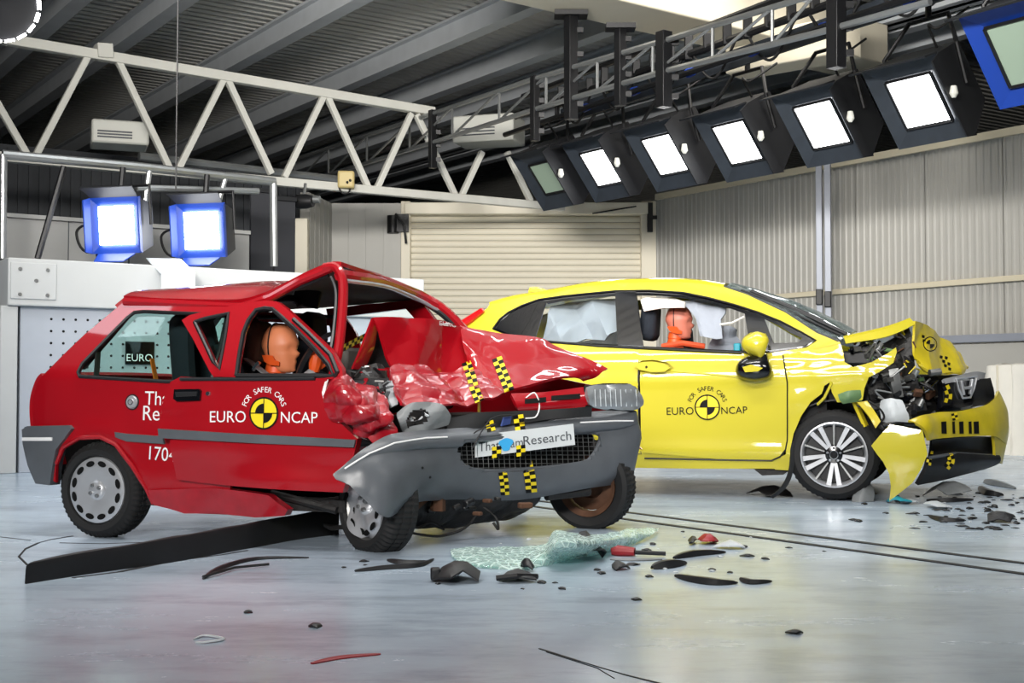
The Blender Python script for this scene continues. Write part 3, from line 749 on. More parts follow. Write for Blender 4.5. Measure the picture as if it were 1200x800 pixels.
# lamp hood poking in at the top left corner
rl_c = at_d(0, 4, 5.2); rt = thing('ring_lamp', 'round black lamp hood with a bright segmented rim in the top left corner', 'lamp', rl_c)
ax = Vector((.5, -.8, -.35)).normalized()
MB().lathe([(.001, -.12), (.12, -.1), (.155, .0), (.15, .02), (.12, .01), (.001, .0)], (0, 0, 0), ax, 36).build('hood', 'lamp_black', rt)
e1 = ax.cross(UP).normalized(); e2 = ax.cross(e1)
for k in range(18):
    aa = 2 * PI * k / 18; b2 = aa + .26
    p = (e1 * math.cos(aa) + e2 * math.sin(aa)) * .15 + ax * .022; q2 = (e1 * math.cos(b2) + e2 * math.sin(b2)) * .15 + ax * .022
    MB().bar(p, q2, .014, .008).build('rim_light', 'lamp_lit', rt, smooth=False)
tag(MB().tube([at_d(209, -30, 9), at_d(206, 222, 9)], .006, 5).build('hanging_cable', 'cable'), 'thin dark cable hanging from the roof by the white girder', 'cable')
# ================================================================== LEFT HAND CRASH BLOCK
NB = Vector((-B_DIR.y, B_DIR.x, 0)); NBf = -NB                                        # NBf faces the camera
bo = BF0; L = -2.2
BL = blk(6, 400); BR = BL + B_DIR * 4.3
zt = blk(100, 307).z; zb = blk(100, 361).z
cb = thing('crash_block', 'massive white steel faced crash block with a perforated lower plate behind the red car', 'crash block', (BL.x, BL.y, 0)); CO = cb.location.copy()
def slab(u0, u1, z0, z1, front, back, name, m, bevel=.006):
    f = lambda u, z, o: B_DIR * u + UP * z + NBf * o
    mb = MB().prism([f(u0, z0, front), f(u1, z0, front), f(u1, z1, front), f(u0, z1, front)], NBf * (back - front)); return mb.build(name, m, cb, bevel=bevel)
slab(0.0, 4.3, zb, zt, .08, -.9, 'header_beam', 'concrete_white', .012)
slab(0.13, 4.3, 0.0, zb, 0.0, -.85, 'perforated_plate', 'peg_grey')
slab(-0.05, 0.10, 0.0, zb, .04, -.85, 'side_column', 'concrete_white', .01)
slab(0.02, .42, zb + .06, zt - .04, .095, .07, 'bolt_plate', 'concrete_white')
for u, z in ((.1, zt - .1), (.34, zt - .1), (.24, zt - .2), (.1, zb + .1), (.34, zb + .1)): MB().lathe([(.001, .012), (.016, .012), (.018, 0)], B_DIR * u + UP * z + NBf * .096, NBf, 8).build('bolt', 'steel', cb)
mb = MB()
for i in range(26):
    for j in range(11):
        u = .40 + i * .11; z = zb - .11 - j * .11
        mb.lathe([(.001, 0.0), (.012, 0.0), (.012, -.01)], B_DIR * u + UP * z + NBf * .004, NBf, 8)
h = mb.build('plate_holes', 'decal_black', cb, smooth=False, fixn=False); h['kind'] = 'stuff'
# notice board that shows through the rear window of the red car
sg = thing('notice_board', 'black board with white EURO lettering seen through the red car rear window', 'sign', (0, 0, 0)); sp = blk(146, 400) + NBf * .02; sq = blk(177, 427) + NBf * .02; sg.location = (sp.x, sp.y, sq.z); SL = sg.location.copy()
ww = (Vector((sq.x, sq.y, 0)) - Vector((sp.x, sp.y, 0))).length * 1.08; hh = sp.z - sq.z
MB().prism([Vector((0, 0, 0)), B_DIR * ww, B_DIR * ww + UP * hh, UP * hh], NBf * .012).build('board', 'gloss_black', sg, smooth=False)
vs, fs, w = text2d('EURO'); k = ww * .9 / w
obj('lettering', [B_DIR * (q.x * k + .01) + UP * (q.y * k * 1.0 + .03) + NBf * .016 for q in vs], fs, 'decal_white', sg, False, fixn=False)
# folded white card lying on the block
ca, cb_, cc, cd_ = (171, 303), (212, 305), (229, 321), (189, 322)
P = [blk(171, 303, .35), blk(212, 304, .35), blk(229, 321, -.35), blk(189, 322, -.35)]
wc = thing('white_sheet', 'folded bright white card bent over the edge of the block', 'card', P[3])
MB().prism([p - P[3] for p in P], (0, 0, .008)).build('top_leaf', 'plate_white', wc, smooth=False)
MB().prism([Vector((0, 0, 0)), P[2] - P[3], P[2] - P[3] - UP * .22, -UP * .22], NB * .01).build('hanging_leaf', 'plate_white', wc, smooth=False)
# grey partition boards behind the lamps
for (x0, x1, y0, nm) in ((6, 150, 252, 'grey partition board behind the left blue lamp'), (152, 292, 263, 'paler grey partition board behind the right blue lamp')):
    a, b = blk(x0, 300, 1.2), blk(x1, 300, 1.2); z1 = blk(x0, y0, 1.2).z
    t = thing('partition_board', nm, 'partition', (a.x, a.y, 0)); d = b - a; d.z = 0
    MB().prism([Vector((0, 0, 0)), d, d + UP * z1, UP * z1], NB * .06).build('board', 'panel_grey', t, bevel=.005)
    MB().bar(d * .5 + NBf * .005, d * .5 + NBf * .005 + UP * z1, .012, .006).build('seam', 'decal_grey', t, smooth=False)
    MB().bar(UP * z1, d + UP * z1, .08, .04).build('edge_cap', 'panel_grey', t, smooth=False)
for (x0, x1, y0, nm) in ((294, 319, 222, 'narrow dark fabric screen left of the frame post'), (322, 346, 232, 'dark fabric screen right of the frame post beside the cream pillar')):
    a, b = blk(x0, 300, 2.0), blk(x1, 300, 2.0); z1 = blk(x0, y0, 2.0).z; d = b - a; d.z = 0
    t = thing('dark_screen', nm, 'screen', (a.x, a.y, 0)); MB().prism([Vector((0, 0, 0)), d, d + UP * z1, UP * z1], NB * .05).build('fabric', 'black_screen', t, bevel=.006)
    MB().bar(UP * z1, d + UP * z1, .07, .05).build('frame_bar', 'trim_black', t, smooth=False)
# wall mounted boxes
def boxy(name, px, py, y, size, m, label, cat, rot=0.0, grille=True):
    p = at_d(px, py, y) if y else g(px, py) - NB * .1; t = thing(name, label, cat, p, rot); sx, sy, sz = size
    MB().box((0, 0, 0), size).build('casing', m, t, bevel=.03)
    if grille:
        for k in range(3): MB().box((-sx * .1, -sy / 2 - .005, -sz * .25 + k * sz * .12), (sx * .6, .02, .02)).build('louvre', 'decal_grey', t, smooth=False)
    return t
boxy('air_unit', 140, 159, 17.5, (.75, .6, .32), 'ac_white', 'off white air unit hanging in the dark left part of the roof', 'air unit', .35)
boxy('air_unit', 573, 154, 21.6, (1.08, .7, .45), 'ac_white', 'off white air unit behind the ladder truss above the roller door', 'air unit', -.3)
jb = boxy('control_box', 402, 212, 0, (.24, .2, .25), 'box_yellowed', 'small yellowed junction box with two dark knobs under the truss end', 'control box', .1, False)
for dx, dz in ((.02, -.05), (.06, -.02)): MB().lathe([(.001, .03), (.018, .03), (.02, 0)], (dx, -.1, dz), (0, -1, 0), 10).build('knob', 'decal_black', jb)
MB().tube(spline([(-.1, -.02, -.12), (-.05, -.05, -.2), (.03, -.04, -.19), (.06, 0, -.12)], 6), .012, 6).build('cable', 'cable', jb)
p = at_d(356, 236, 15.4); t = thing('ceiling_camera', 'dark round camera unit clamped by the junction box', 'camera', p)
MB().lathe([(.001, .12), (.07, .12), (.09, .03), (.09, -.08), (.06, -.12), (.001, -.12)], (0, 0, 0), (1, -.3, 0), 14).build('body', 'black_steel', t); MB().tube([(0, 0, .05), (.02, 0, .22)], .02, 6).build('bracket', 'steel', t); MB().lathe([(.001, 0), (.045, 0), (.045, .08), (.001, .08)], (.12, -.02, .02), (1, -.2, 0), 12).build('lens_barrel', 'steel', t)
# twin grey posts at the right wall
for (px, top, nm) in ((961, 183, 'left, taller one of the twin pale steel posts by the right wall'), (971, 187, 'right, slightly shorter one of the twin pale steel posts by the right wall')):
    p = at_plane(px, 360, W0 + NW * .6, A_DIR); zt_ = at_plane(px - 3, top, W0 + NW * .6, A_DIR).z
    t = thing('steel_post', nm, 'post', (p.x, p.y, 0), -.35)
    MB().box((0, 0, zt_ / 2), (.085, .12, zt_)).build('column', 'steel_grey_post', t, bevel=.006); MB().box((0, 0, .01), (.10, .16, .02)).build('foot_plate', 'steel_grey_post', t)
    MB().box((0.0, -.08, 2.02 if px < 965 else 1.98), (.09, .08, .22)).build('clamp', 'black_steel', t, bevel=.01)
# covered barrier on the right
c0 = at_z(1205, 534); zz = 1.02
tb = thing('covered_barrier', 'low barrier wrapped in white sheeting behind the wrecked yellow nose', 'barrier', (c0.x, c0.y, 0))
u = A_DIR; f2 = NW
k0 = -1.4; k1 = .55
pf_ = [(k, o) for k, o in ((k1 + .1, -.6), (k1, -.02), (k1 * .6, .02), (k1 * .32, -.03), (k1 * .3, .03), (0, 0), (-.7, .02), (k0, 0), (k0, -.6))]
rows = []
for z, sp_ in ((0, .05), (.3, .02), (.75, .0), (zz - .04, .0), (zz, -.06), (zz + .01, -.3)):
    rows.append([u * k + f2 * (o + sp_ + (0.03 * math.sin(9 * k) if z < .5 else 0)) + UP * z for k, o in pf_])
sheet('sheeting', rows, 'cloth_white', tb, th=.01, ku=5, kv=3, amp=.02, sc=3.5, seed=3)
MB().bar(u * .35 + f2 * .05, u * .35 + f2 * .05 + UP * zz, .015).build('tie_seam', 'wall_cream', tb, smooth=False)
# ================================================================== RED CAR
def proj(car, p):
    w = car.O + car.u * p.x + car.l * p.y + UP * p.z; q = _RM.transposed() @ (w - CAM); return 600 + FPX * q.x / -q.z, 400 - FPX * q.y / -q.z
def cut_faces(car, v, f, poly):
    out = []
    for t in f:
        c = sum((v[i] for i in t), Vector((0, 0, 0))) / len(t)
        if not inpoly(*proj(car, c), poly): out.append(t)
    return out
def tyre(name, parent, c, nrm, R, w, rim, blocks=54):
    """c: centre of the outer face plane, nrm: outward"""
    nrm = Vector(nrm).normalized(); c = Vector(c); ax = nrm; r0 = ax.cross(UP).normalized(); r1 = ax.cross(r0)
    prof = [(rim, -.01), (rim + .01, .012), (rim + (R - rim) * .5, .016), (R - .028, .004), (R - .008, -.012), (R, -.03), (R, -w * .3), (R - .004, -w * .31), (R - .004, -w * .36), (R, -w * .37), (R, -w * .63), (R - .004, -w * .64), (R - .004, -w * .69), (R, -w * .7), (R, -w + .03), (R - .008, -w + .012), (R - .03, -w), (rim, -w + .02)]
    vs = []; n = len(prof); seg = blocks * 2
    for k in range(seg):
        a = 2 * PI * k / seg; d = r0 * math.cos(a) + r1 * math.sin(a)
        for i, (r, h) in enumerate(prof):
            if 3 <= i <= 14 and k % 2 == 0: r -= .007
            p = c + d * r + ax * h
            vs.append(p)
    fs = []
    for k in range(seg):
        for i in range(n - 1): fs.append((k * n + i, ((k + 1) % seg) * n + i, ((k + 1) % seg) * n + i + 1, k * n + i + 1))
    return obj(name, vs, fs, 'rubber', parent, True, 30)
def steel_wheel(parent, c, nrm, R, w, rim, crush=0.0, inner=False):
    nrm = Vector(nrm).normalized(); c = Vector(c); r0 = nrm.cross(UP).normalized(); r1 = nrm.cross(r0)
    wh = bpy.data.objects.new('wheel', None); col.objects.link(wh); wh.parent = parent; wh.empty_display_size = .1
    tyre('tyre', wh, c, nrm, R, w, rim)
    MB().lathe([(rim + .004, -.005), (rim - .012, -.02), (rim - .02, -.05), (rim - .03, -w + .03), (rim, -w + .01)], c, nrm, 40).build('rim', 'rust' if inner else 'engine_metal', wh)
    MB().lathe([(.001, -w * .45), (.07, -w * .45), (.08, -w * .6), (rim - .03, -w * .55)], c, nrm, 24).build('brake_drum', 'rust' if inner else 'engine_dark', wh)
    if inner: return wh
    mb = MB(); mb.lathe([(.001, .020), (.030, .020), (.044, .014), (.052, .004), (.09, .008), (.125, .010), (.150, .010), (rim - .002, .004), (rim + .002, -.012)], c, nrm, 60)
    for v in mb.v:
        d = v - c
        if crush: v += nrm * (crush * (noise.noise(d * 9 + Vector((3, 1, 2))) - .25)) 
    cap = mb.build('hubcap', 'silver', wh)
    for k in range(12):
        a = 2 * PI * (k + .5) / 12; d = r0 * math.cos(a) + r1 * math.sin(a); t = nrm.cross(d); pts = []
        for i in range(12):
            b = 2 * PI * i / 12; pts.append(c + d * (.140 + .015 * math.sin(b)) + t * (.027 * math.cos(b)) + nrm * (.0125 + (crush * (noise.noise(d * .13 * 9 + Vector((3, 1, 2))) - .25))))
        obj('vent_slot', pts, [tuple(range(12))], 'decal_black', cap, False, fixn=False)
    for k in range(4):
        a = 2 * PI * k / 4 + .5; d = r0 * math.cos(a) + r1 * math.sin(a)
        MB().lathe([(.001, .030), (.009, .029), (.012, .012)], c + d * .030, nrm, 8).build('wheel_bolt', 'steel', cap)
    return wh
def S_red(x, z):
    y = 0.0
    if z > .55: y += .10 * (z - .55) ** 2
    if z > .86: y += (z - .86) * .40
    if z < .42: y += .5 * (.42 - z) ** 2
    if x < -.2: y += .55 * (x + .2) ** 2
    return y
R = Car(114, 631, 20, 1.52, S_red)
red = thing('red_hatchback', 'crushed old red three door hatchback with its nose smashed in', 'car', R.O, -R.yaw)
def seal(car, name, loop, S, m, parent, r=.009, off=-.004, closed=True, curve=0, mirror=False, islocal=False):
    p2 = [Vector(p) for p in loop] if islocal else car.xz(loop, S)
    if curve: p2 = spline(p2, curve, closed)
    if closed: p2 = p2 + [p2[0], p2[1]]
    pts = []
    for a, b in zip(p2, p2[1:]):
        n = max(1, int((b - a).length / .06))
        for s in range(n): pts.append(a.lerp(b, s / n))
    P = [Vector((p.x, (car.W - S(p.x, p.y) - off) if mirror else S(p.x, p.y) + off, p.y)) for p in pts]
    return MB().tube(P, r, 6, caps=not closed).build(name, m, parent)
arch = [(181, 590), (172, 571), (156, 546), (137, 521), (119, 512), (94, 513), (75, 524), (67, 543), (66, 565)]
q_out = [(60, 560), (45, 545), (39, 500), (38, 470), (44, 448), (60, 430), (100, 391), (147, 352), (215, 353), (283, 357), (287, 380), (276, 440), (270, 560), (270, 603), (219, 601), (184, 592)] + arch
q_win = [(94, 441), (92, 436), (97, 426), (150, 372), (158, 366), (170, 365), (240, 368), (266, 371), (258, 410), (248, 447), (195, 447)]
quarter = R.panel('quarter_panel', q_out, 'red_paint', red, [q_win], step=.05, th=.02, disp=lambda x, z: .006 * math.exp(-((z - .42) / .05) ** 2) - .012 * math.exp(-((math.hypot(x - .0, z - .26) - .30) / .03) ** 2))
R.panel('far_quarter_panel', q_out, 'red_paint', red, [q_win], step=.09, th=.02, mirror=True)
R.panel('quarter_glass', q_win, 'glass_green', quarter, step=.2, th=.004, off=.012)
seal(R, 'window_seal', q_win, S_red, 'trim_black', quarter, .010)
sill_trim = [(136, 506), (150, 508), (192, 511), (194, 520), (150, 517), (137, 512)]
R.panel('side_moulding', sill_trim, 'bumper_grey', quarter, off=-.014, th=.014)
R.text('lettering', 'Thatcham', (170, 474), (244, 476), 'decal_white', quarter, hscale=1.05)
R.text('lettering', 'Research', (168, 492), (240, 494), 'decal_white', quarter, hscale=1.05)
R.text('number', '1704', (175, 538), (206, 541), 'decal_white', quarter, hscale=1.1)
fc = R.on(155, 471); mb = MB(); mb.lathe([(.001, .016), (.014, .016), (.018, .010), (.030, .010), (.034, .004), (.036, 0)], fc, (0, -1, .05), 24); cap = mb.build('fuel_cap', 'silver', quarter)
MB().lathe([(.012, .018), (.015, .018), (.015, .012)], fc, (0, -1, .05), 16).build('cap_ring', 'trim_black', cap)
MB().lathe([(.036, .004), (.041, .004), (.043, -.004)], fc, (0, -1, .05), 24).build('cap_bezel', 'trim_black', cap)
# arch lip
seal(R, 'arch_lip', arch, S_red, 'red_paint', quarter, .012, off=-.006, closed=False)
# rear bumper wrapping the tail
rb = R.panel('rear_bumper', [(30, 503), (36, 499), (84, 498), (88, 502), (80, 513), (70, 526), (66, 545), (63, 568), (46, 566), (37, 545), (31, 520)], 'bumper_grey', red, off=-.03, th=.08, step=.04)
R.panel('bumper_stripe', [(31, 512), (66, 512), (66, 516), (31, 516)], 'decal_white', rb, off=-.036, th=.006, step=.05)
ra = R.xz([(33, 503), (46, 566)]); xr = ra[0].x
prf = [R.xz([p])[0] for p in ((31, 500), (30, 520), (36, 545), (44, 567))]
sheet('rear_bumper_beam', [[Vector((p.x - .02, .06, p.y)), Vector((p.x - .06, .4, p.y)), Vector((p.x - .07, .76, p.y)), Vector((p.x - .06, 1.12, p.y)), Vector((p.x - .02, 1.46, p.y))] for p in prf], 'bumper_grey', red, th=.03)
tg = [R.xz([p])[0] for p in ((47, 548), (39, 500), (38, 470), (44, 448), (60, 430), (100, 391), (147, 352))]
TG = lambda p, dz=0.0: [Vector((p.x, S_red(p.x, p.y) + .005, p.y + dz)), Vector((p.x - .05, .45, p.y + .01 + dz)), Vector((p.x - .06, .76, p.y + .012 + dz)), Vector((p.x - .05, 1.07, p.y + .01 + dz)), Vector((p.x, 1.52 - S_red(p.x, p.y) - .005, p.y + dz))]
sheet('tailgate', [TG(p) for p in tg[:4]] + [TG(tg[3].lerp(tg[4], .4))], 'red_paint', red, th=.02)
sheet('tailgate_header', [TG(tg[5].lerp(tg[6], .78)), TG(tg[6])], 'red_paint', red, th=.02)
sheet('rear_glass', [TG(tg[3].lerp(tg[4], .4)), TG(tg[4]), TG(tg[5]), TG(tg[5].lerp(tg[6], .8))], 'glass_green', red, th=.004)
for y_ in (.30, 1.22): MB().bar(Vector((tg[4].x - .02, y_, tg[4].y)), Vector((tg[6].x - .02, y_ * .9 + .07, tg[6].y)), .05, .03).build('tailgate_pillar', 'trim_black', red, smooth=False)
# roof with its raised buckle over the driver's door
rl_ = [(-.0, 1.25, 1.315, 1.25), (.3, 1.252, 1.345, 1.28), (.6, 1.25, 1.355, 1.295), (.78, 1.268, 1.352, 1.30), (.95, 1.315, 1.35, 1.305), (1.12, 1.365, 1.372, 1.31), (1.24, 1.392, 1.375, 1.312), (1.30, 1.375, 1.345, 1.300)]
rail_px = [(146, 353), (215, 356), (283, 359), (318, 348), (352, 329), (388, 314)]; rail_l = [R(x, y, .2) for x, y in rail_px]
def rail_z(x):
    for p, q in zip(rail_l, rail_l[1:]):
        if p.x <= x <= q.x: return p.z + (q.z - p.z) * (x - p.x) / (q.x - p.x)
    return (rail_l[0] if x < 0.5 else rail_l[-1]).z
rows = []
for x, zn, zm, zf in rl_:
    zn = rail_z(x) + .012
    rows.append([Vector((x, .20, zn)), Vector((x + .01, .36, zn * .5 + zm * .5 + .01)), Vector((x, .76, zm)), Vector((x, 1.12, zm * .45 + zf * .55 + .008)), Vector((x, 1.31, zf))])
rows[0] = [v - Vector((.03 if 0 < i < 4 else 0, 0, 0)) for i, v in enumerate(rows[0])]
sheet('roof', rows, 'red_paint', red, th=.02, ku=8, kv=6, amp=.008, sc=3.2, seed=2, sharp=60)
rows2 = [[v - Vector((0, 0, .03)) for v in r] for r in rows]
sheet('headliner', rows2, 'interior_grey', red, th=.01, ku=4, kv=4, amp=.012, sc=5, seed=5)
# drip rails, screen pillars and header
MB().tube([R(146, 353, .20), R(215, 356, .2), R(283, 359, .2), R(318, 348, .2), R(352, 329, .2), R(388, 314, .2)], .022, 8).build('cant_rail', 'red_paint', red)
MB().tube([R(310, 356, .22), R(350, 336, .22), R(385, 322, .24)], .012, 6).build('door_seal', 'trim_black', red)
MB().tube(spline([R(380, 314, .2), R(393, 313, .2), R(401, 326, .19), R(402, 352, .17), R(398, 400, .12), R(391, 438, .08), R(389, 450, .06)], 5), .025, 10).build('screen_pillar', 'red_paint', red)
MB().tube(spline([R(388, 324, .21), R(394, 345, .2), R(390, 395, .16), R(384, 425, .14)], 4), .010, 6).build('door_seal', 'trim_black', red)
hd = [R(398, 322, .22), R(415, 324, .36), R(450, 330, .74), R(486, 345, 1.15), R(510, 358, 1.30)]
MB().tube(spline(hd, 6), .034, 8).build('screen_header', 'red_paint', red)
MB().tube(spline([p + Vector((.025, -.0, -.03)) for p in hd], 6), .011, 6).build('screen_rubber', 'silver', red)
MB().tube(spline([R(500, 351, 1.28), R(520, 364, 1.33), R(540, 384, 1.38), R(560, 410, 1.42)], 5), .034, 8).build('far_screen_pillar', 'red_paint', red)
MB().tube(spline([R(500, 356, 1.27), R(520, 370, 1.31), R(537, 388, 1.36)], 5), .016, 8).build('screen_rubber', 'trim_black', red)
# far side with openings
fd = [(.66, .18), (1.52, .18), (1.54, .88), (1.46, .96), (1.26, 1.29), (.9, 1.27), (.64, 1.25), (.62, .88)]
R.panel('far_door', fd, 'red_paint', red, [[(.69, .9), (.70, 1.2), (1.16, 1.24), (1.40, .92), (1.40, .9)]], islocal=True, mirror=True, th=.04, step=.09)
R.panel('far_door_glass', [(.69, .9), (.70, 1.2), (1.16, 1.24), (1.40, .92), (1.40, .9)], 'glass_clear', red, islocal=True, mirror=True, th=.004, step=.2, off=.01)
fa = [(2.27 + .31 * math.cos(t), .25 + .31 * math.sin(t)) for t in [PI * i / 10 for i in range(11)]]
R.panel('far_wing', [(1.55, .2), (1.55, .88), (2.0, .84), (2.30, .78), (2.42, .66), (2.46, .45)] + fa[2:], 'red_paint', red, islocal=True, mirror=True, th=.03, step=.09)
# sill, torn open below the door
sh = R.panel('sill', [(176, 574), (252, 571), (316, 580), (338, 597), (334, 604), (300, 606), (255, 601), (219, 601), (184, 591)], 'red_scuffed', red, off=-.012, th=.06, step=.04, disp=lambda x, z: crumple(Vector((x, 0, z)), .014, 7, 4))
MB().box((.55, .76, .20), (1.65, 1.3, .06)).build('floor_pan', 'engine_dark', red)
MB().box((.42, .76, .42), (1.75, .98, .36)).build('inner_tub', 'interior_dark', red)
mb = MB()
for (a, b, r) in (((318, 578, .1), (395, 598, .1), .02), ((330, 595, .12), (398, 584, .14), .014), ((340, 588, .2), (400, 590, .25), .03), ((352, 580, .3), (405, 575, .3), .04)): mb.tube([R(*a), R(*b)], r, 8)
mb.build('torn_sill_structure', 'engine_dark', red)
# driver's door, sprung out over the quarter panel
def S_door(x, z):
    k = max(0.0, min(1.0, (x - .35) / 1.1)); return S_red(x, z) - .075 + .035 * k
def d_door(x, z):
    d = .012 * math.exp(-((z - .40) / .05) ** 2)
    d += .045 * math.exp(-((x - .62) / .22) ** 2 - ((z - .30) / .09) ** 2) - .026 * math.exp(-((x - 1.1) / .22) ** 2 - ((z - .34) / .12) ** 2)
    d += .010 * math.exp(-((z - .63) / .03) ** 2) * max(0, min(1, (.75 - x) * 3))
    return d + crumple(Vector((x, 0, z)), .004, 3.5, 2)
door = R.panel('door', [(186, 503), (187, 487), (192, 465), (200, 447), (212, 441), (240, 443), (300, 442), (384, 441), (380, 455), (381, 475), (395, 492), (419, 514), (412, 545), (402, 577), (330, 573), (262, 569), (226, 566), (203, 562), (200, 535), (199, 515)], 'red_paint', red, S=S_door, th=.05, step=.035, disp=d_door)
hole_a = [(228, 377), (240, 373), (268, 367), (264, 395), (257, 433), (250, 424), (238, 398)]
hole_b = [(277, 440), (281, 412), (285, 390), (291, 375), (300, 363), (310, 361), (319, 362), (327, 369), (346, 386), (370, 410), (385, 428), (391, 440)]
frame = R.panel('door_frame', [(250, 441), (240, 424), (225, 395), (213, 375), (222, 369), (255, 361), (290, 354), (312, 352), (324, 353), (335, 361), (360, 384), (388, 410), (401, 432), (402, 444), (330, 444)], 'red_paint', door, [hole_a, hole_b], S=S_door, th=.035, step=.03)
seal(R, 'window_seal', hole_a, S_door, 'trim_black', door, .010, off=.0)
seal(R, 'window_seal', hole_b, S_door, 'trim_black', door, .012, off=.0)
R.panel('quarterlight', hole_a, 'glass_green', door, S=S_door, off=.012, th=.004, step=.2)
seal(R, 'belt_seal', [(212, 444), (300, 444), (384, 443)], S_door, 'trim_black', door, .010, closed=False)
seal(R, 'frame_seal', [(392, 441), (396, 436), (388, 416), (362, 390), (336, 366)], S_door, 'trim_black', door, .012, closed=False, off=-.006)
R.panel('side_moulding', [(187, 502), (300, 509), (418, 515), (416, 524), (300, 519), (188, 513)], 'bumper_grey', door, S=S_door, off=-.016, th=.02)
R.panel('door_handle', [(206, 456), (235, 455.5), (237, 458), (236, 469), (209, 470), (205, 467)], 'gloss_black', door, S=S_door, off=-.016, th=.02)
R.panel('handle_flap', [(208, 459), (234, 458.5), (233, 464), (209, 465)], 'trim_black', door, S=S_door, off=-.022, th=.01)
lk = R.on(244.5, 461, S_door); MB().lathe([(.001, .012), (.010, .012), (.014, .004), (.015, -.002)], lk, (0, -1, 0), 14).build('door_lock', 'chrome', door)
R.text('lettering', 'EURO', (247, 494.5), (289, 494.5), 'decal_white', door, S_door, off=-.008)
R.text('lettering', 'NCAP', (330, 495), (373, 495.5), 'decal_white', door, S_door, off=-.008)
R.roundel((309.7, 484), 18.4, door, 'decal_white', S_door, arc_r=1.52, lh=.37)
# hinge side torn edge
MB().tube(lin([R(384, 442, -.02), R(379, 460, -.05), R(383, 476, -.06), R(398, 494, -.06)], 3), .008, 6).build('torn_edge', 'decal_white', door)
# crumpled wing
wing = sheet('crumpled_wing', [[R(382, 452, .0), R(400, 440, .02), R(420, 446, .06), R(440, 462, .10), R(462, 480, .15)],
    [R(380, 466, -.07), R(402, 460, -.14), R(425, 470, -.12), R(446, 483, -.04), R(466, 492, .08)],
    [R(388, 482, -.06), R(408, 486, -.13), R(428, 496, -.12), R(448, 502, -.04), R(465, 502, .08)],
    [R(402, 498, -.02), R(414, 508, -.04), R(430, 515, -.02), R(444, 517, .02), R(461, 509, .08)]], 'red_scuffed', red, th=.01, ku=18, kv=18, amp=.05, sc=11, seed=11, sharp=8)
sheet('wing_remnant', [[R(400, 500, .02), R(425, 512, .05), R(440, 520, .1)], [R(405, 530, .05), R(430, 535, .1), R(450, 530, .15)], [R(398, 565, .1), R(425, 560, .15), R(450, 550, .2)]], 'red_scuffed', red, th=.01, amp=.02, sc=8, seed=3)
MB().tube([R(415, 520, .0), R(428, 519, .04), R(438, 522, .1)], .018, 6).build('moulding_end', 'trim_black', red)
# bonnet, folded upright
ba = sheet('bonnet', [[R(435, 373, .45), R(476, 374, .70), R(517, 375, .95), R(540, 385, 1.15)],
    [R(446, 398, .48), R(486, 403, .70), R(520, 404, .96), R(546, 404, 1.15)],
    [R(459, 428, .50), R(495, 433, .72), R(528, 437, .95), R(552, 428, 1.10)]], 'red_paint', red, th=.014, ku=14, kv=14, amp=.024, sc=5, seed=6, sharp=6)
sheet('dark_gap_sheet', [[R(437, 377, .53), R(470, 380, .75)], [R(430, 405, .52), R(465, 405, .72)], [R(424, 433, .52), R(462, 430, .66)]], 'engine_dark', red, th=.01, amp=.01)  # dark sheet added so the gap behind the folded bonnet reads black
bf = sheet('bonnet_fold', [[R(435, 373, .45), R(437, 376, .46), R(440, 384, .49)], [R(423, 403, .36), R(430, 404, .42), R(437, 405, .49)], [R(411, 432, .28), R(418, 432, .34), R(425, 431, .42)]], 'red_paint', red, th=.012, amp=.004)
br = sheet('bonnet_front', [[R(538, 384, 1.15), R(560, 389, 1.24), R(582, 393, 1.32), R(627, 400, 1.40), R(650, 410, 1.43), R(712, 434, 1.47)],
    [R(541, 402, 1.08), R(566, 415, 1.12), R(588, 420, 1.15), R(630, 424, 1.24), R(660, 427, 1.33), R(702, 437, 1.45)],
    [R(552, 428, 1.05), R(573, 442, 1.00), R(597, 446, 1.02), R(632, 441, 1.14), R(664, 437, 1.26), R(690, 440, 1.42)],
    [R(560, 440, 1.0), R(580, 460, .92), R(605, 460, .96), R(640, 450, 1.10), R(664, 444, 1.22), R(682, 442, 1.38)]], 'red_paint', red, th=.016, ku=12, kv=12, amp=.022, sc=4, seed=21, sharp=6)
bl = sheet('bonnet_crush', [[R(458, 428, .50), R(495, 433, .72), R(528, 437, .95), R(556, 430, 1.05)],
    [R(458, 446, .38), R(498, 450, .56), R(535, 452, .74), R(572, 448, .95)],
    [R(462, 462, .30), R(500, 463, .46), R(540, 465, .66), R(582, 458, .90)],
    [R(467, 478, .26), R(505, 477, .42), R(545, 476, .62), R(592, 464, .88)]], 'red_scuffed', red, th=.012, ku=18, kv=16, amp=.024, sc=11, seed=31, sharp=8)
bv = R.bvh([ba, br, bl])
checker_tape(R, bv, [(546, 424), (552, 440), (556, 455), (563, 472)], 11, 12, red)
checker_tape(R, bv, [(582, 419), (587, 432), (593, 447), (597, 458)], 12, 10, red)
vs, fs, w = text2d('EURO'); P = []
for q in vs:
    h = R.hit(bv, 515 + q.x * 5.8, 381 - q.y * 5.5 + q.x * .7, .006); P.append(h or R(515, 380, .9))
obj('lettering', P, fs, 'decal_white', ba, False, fixn=False)
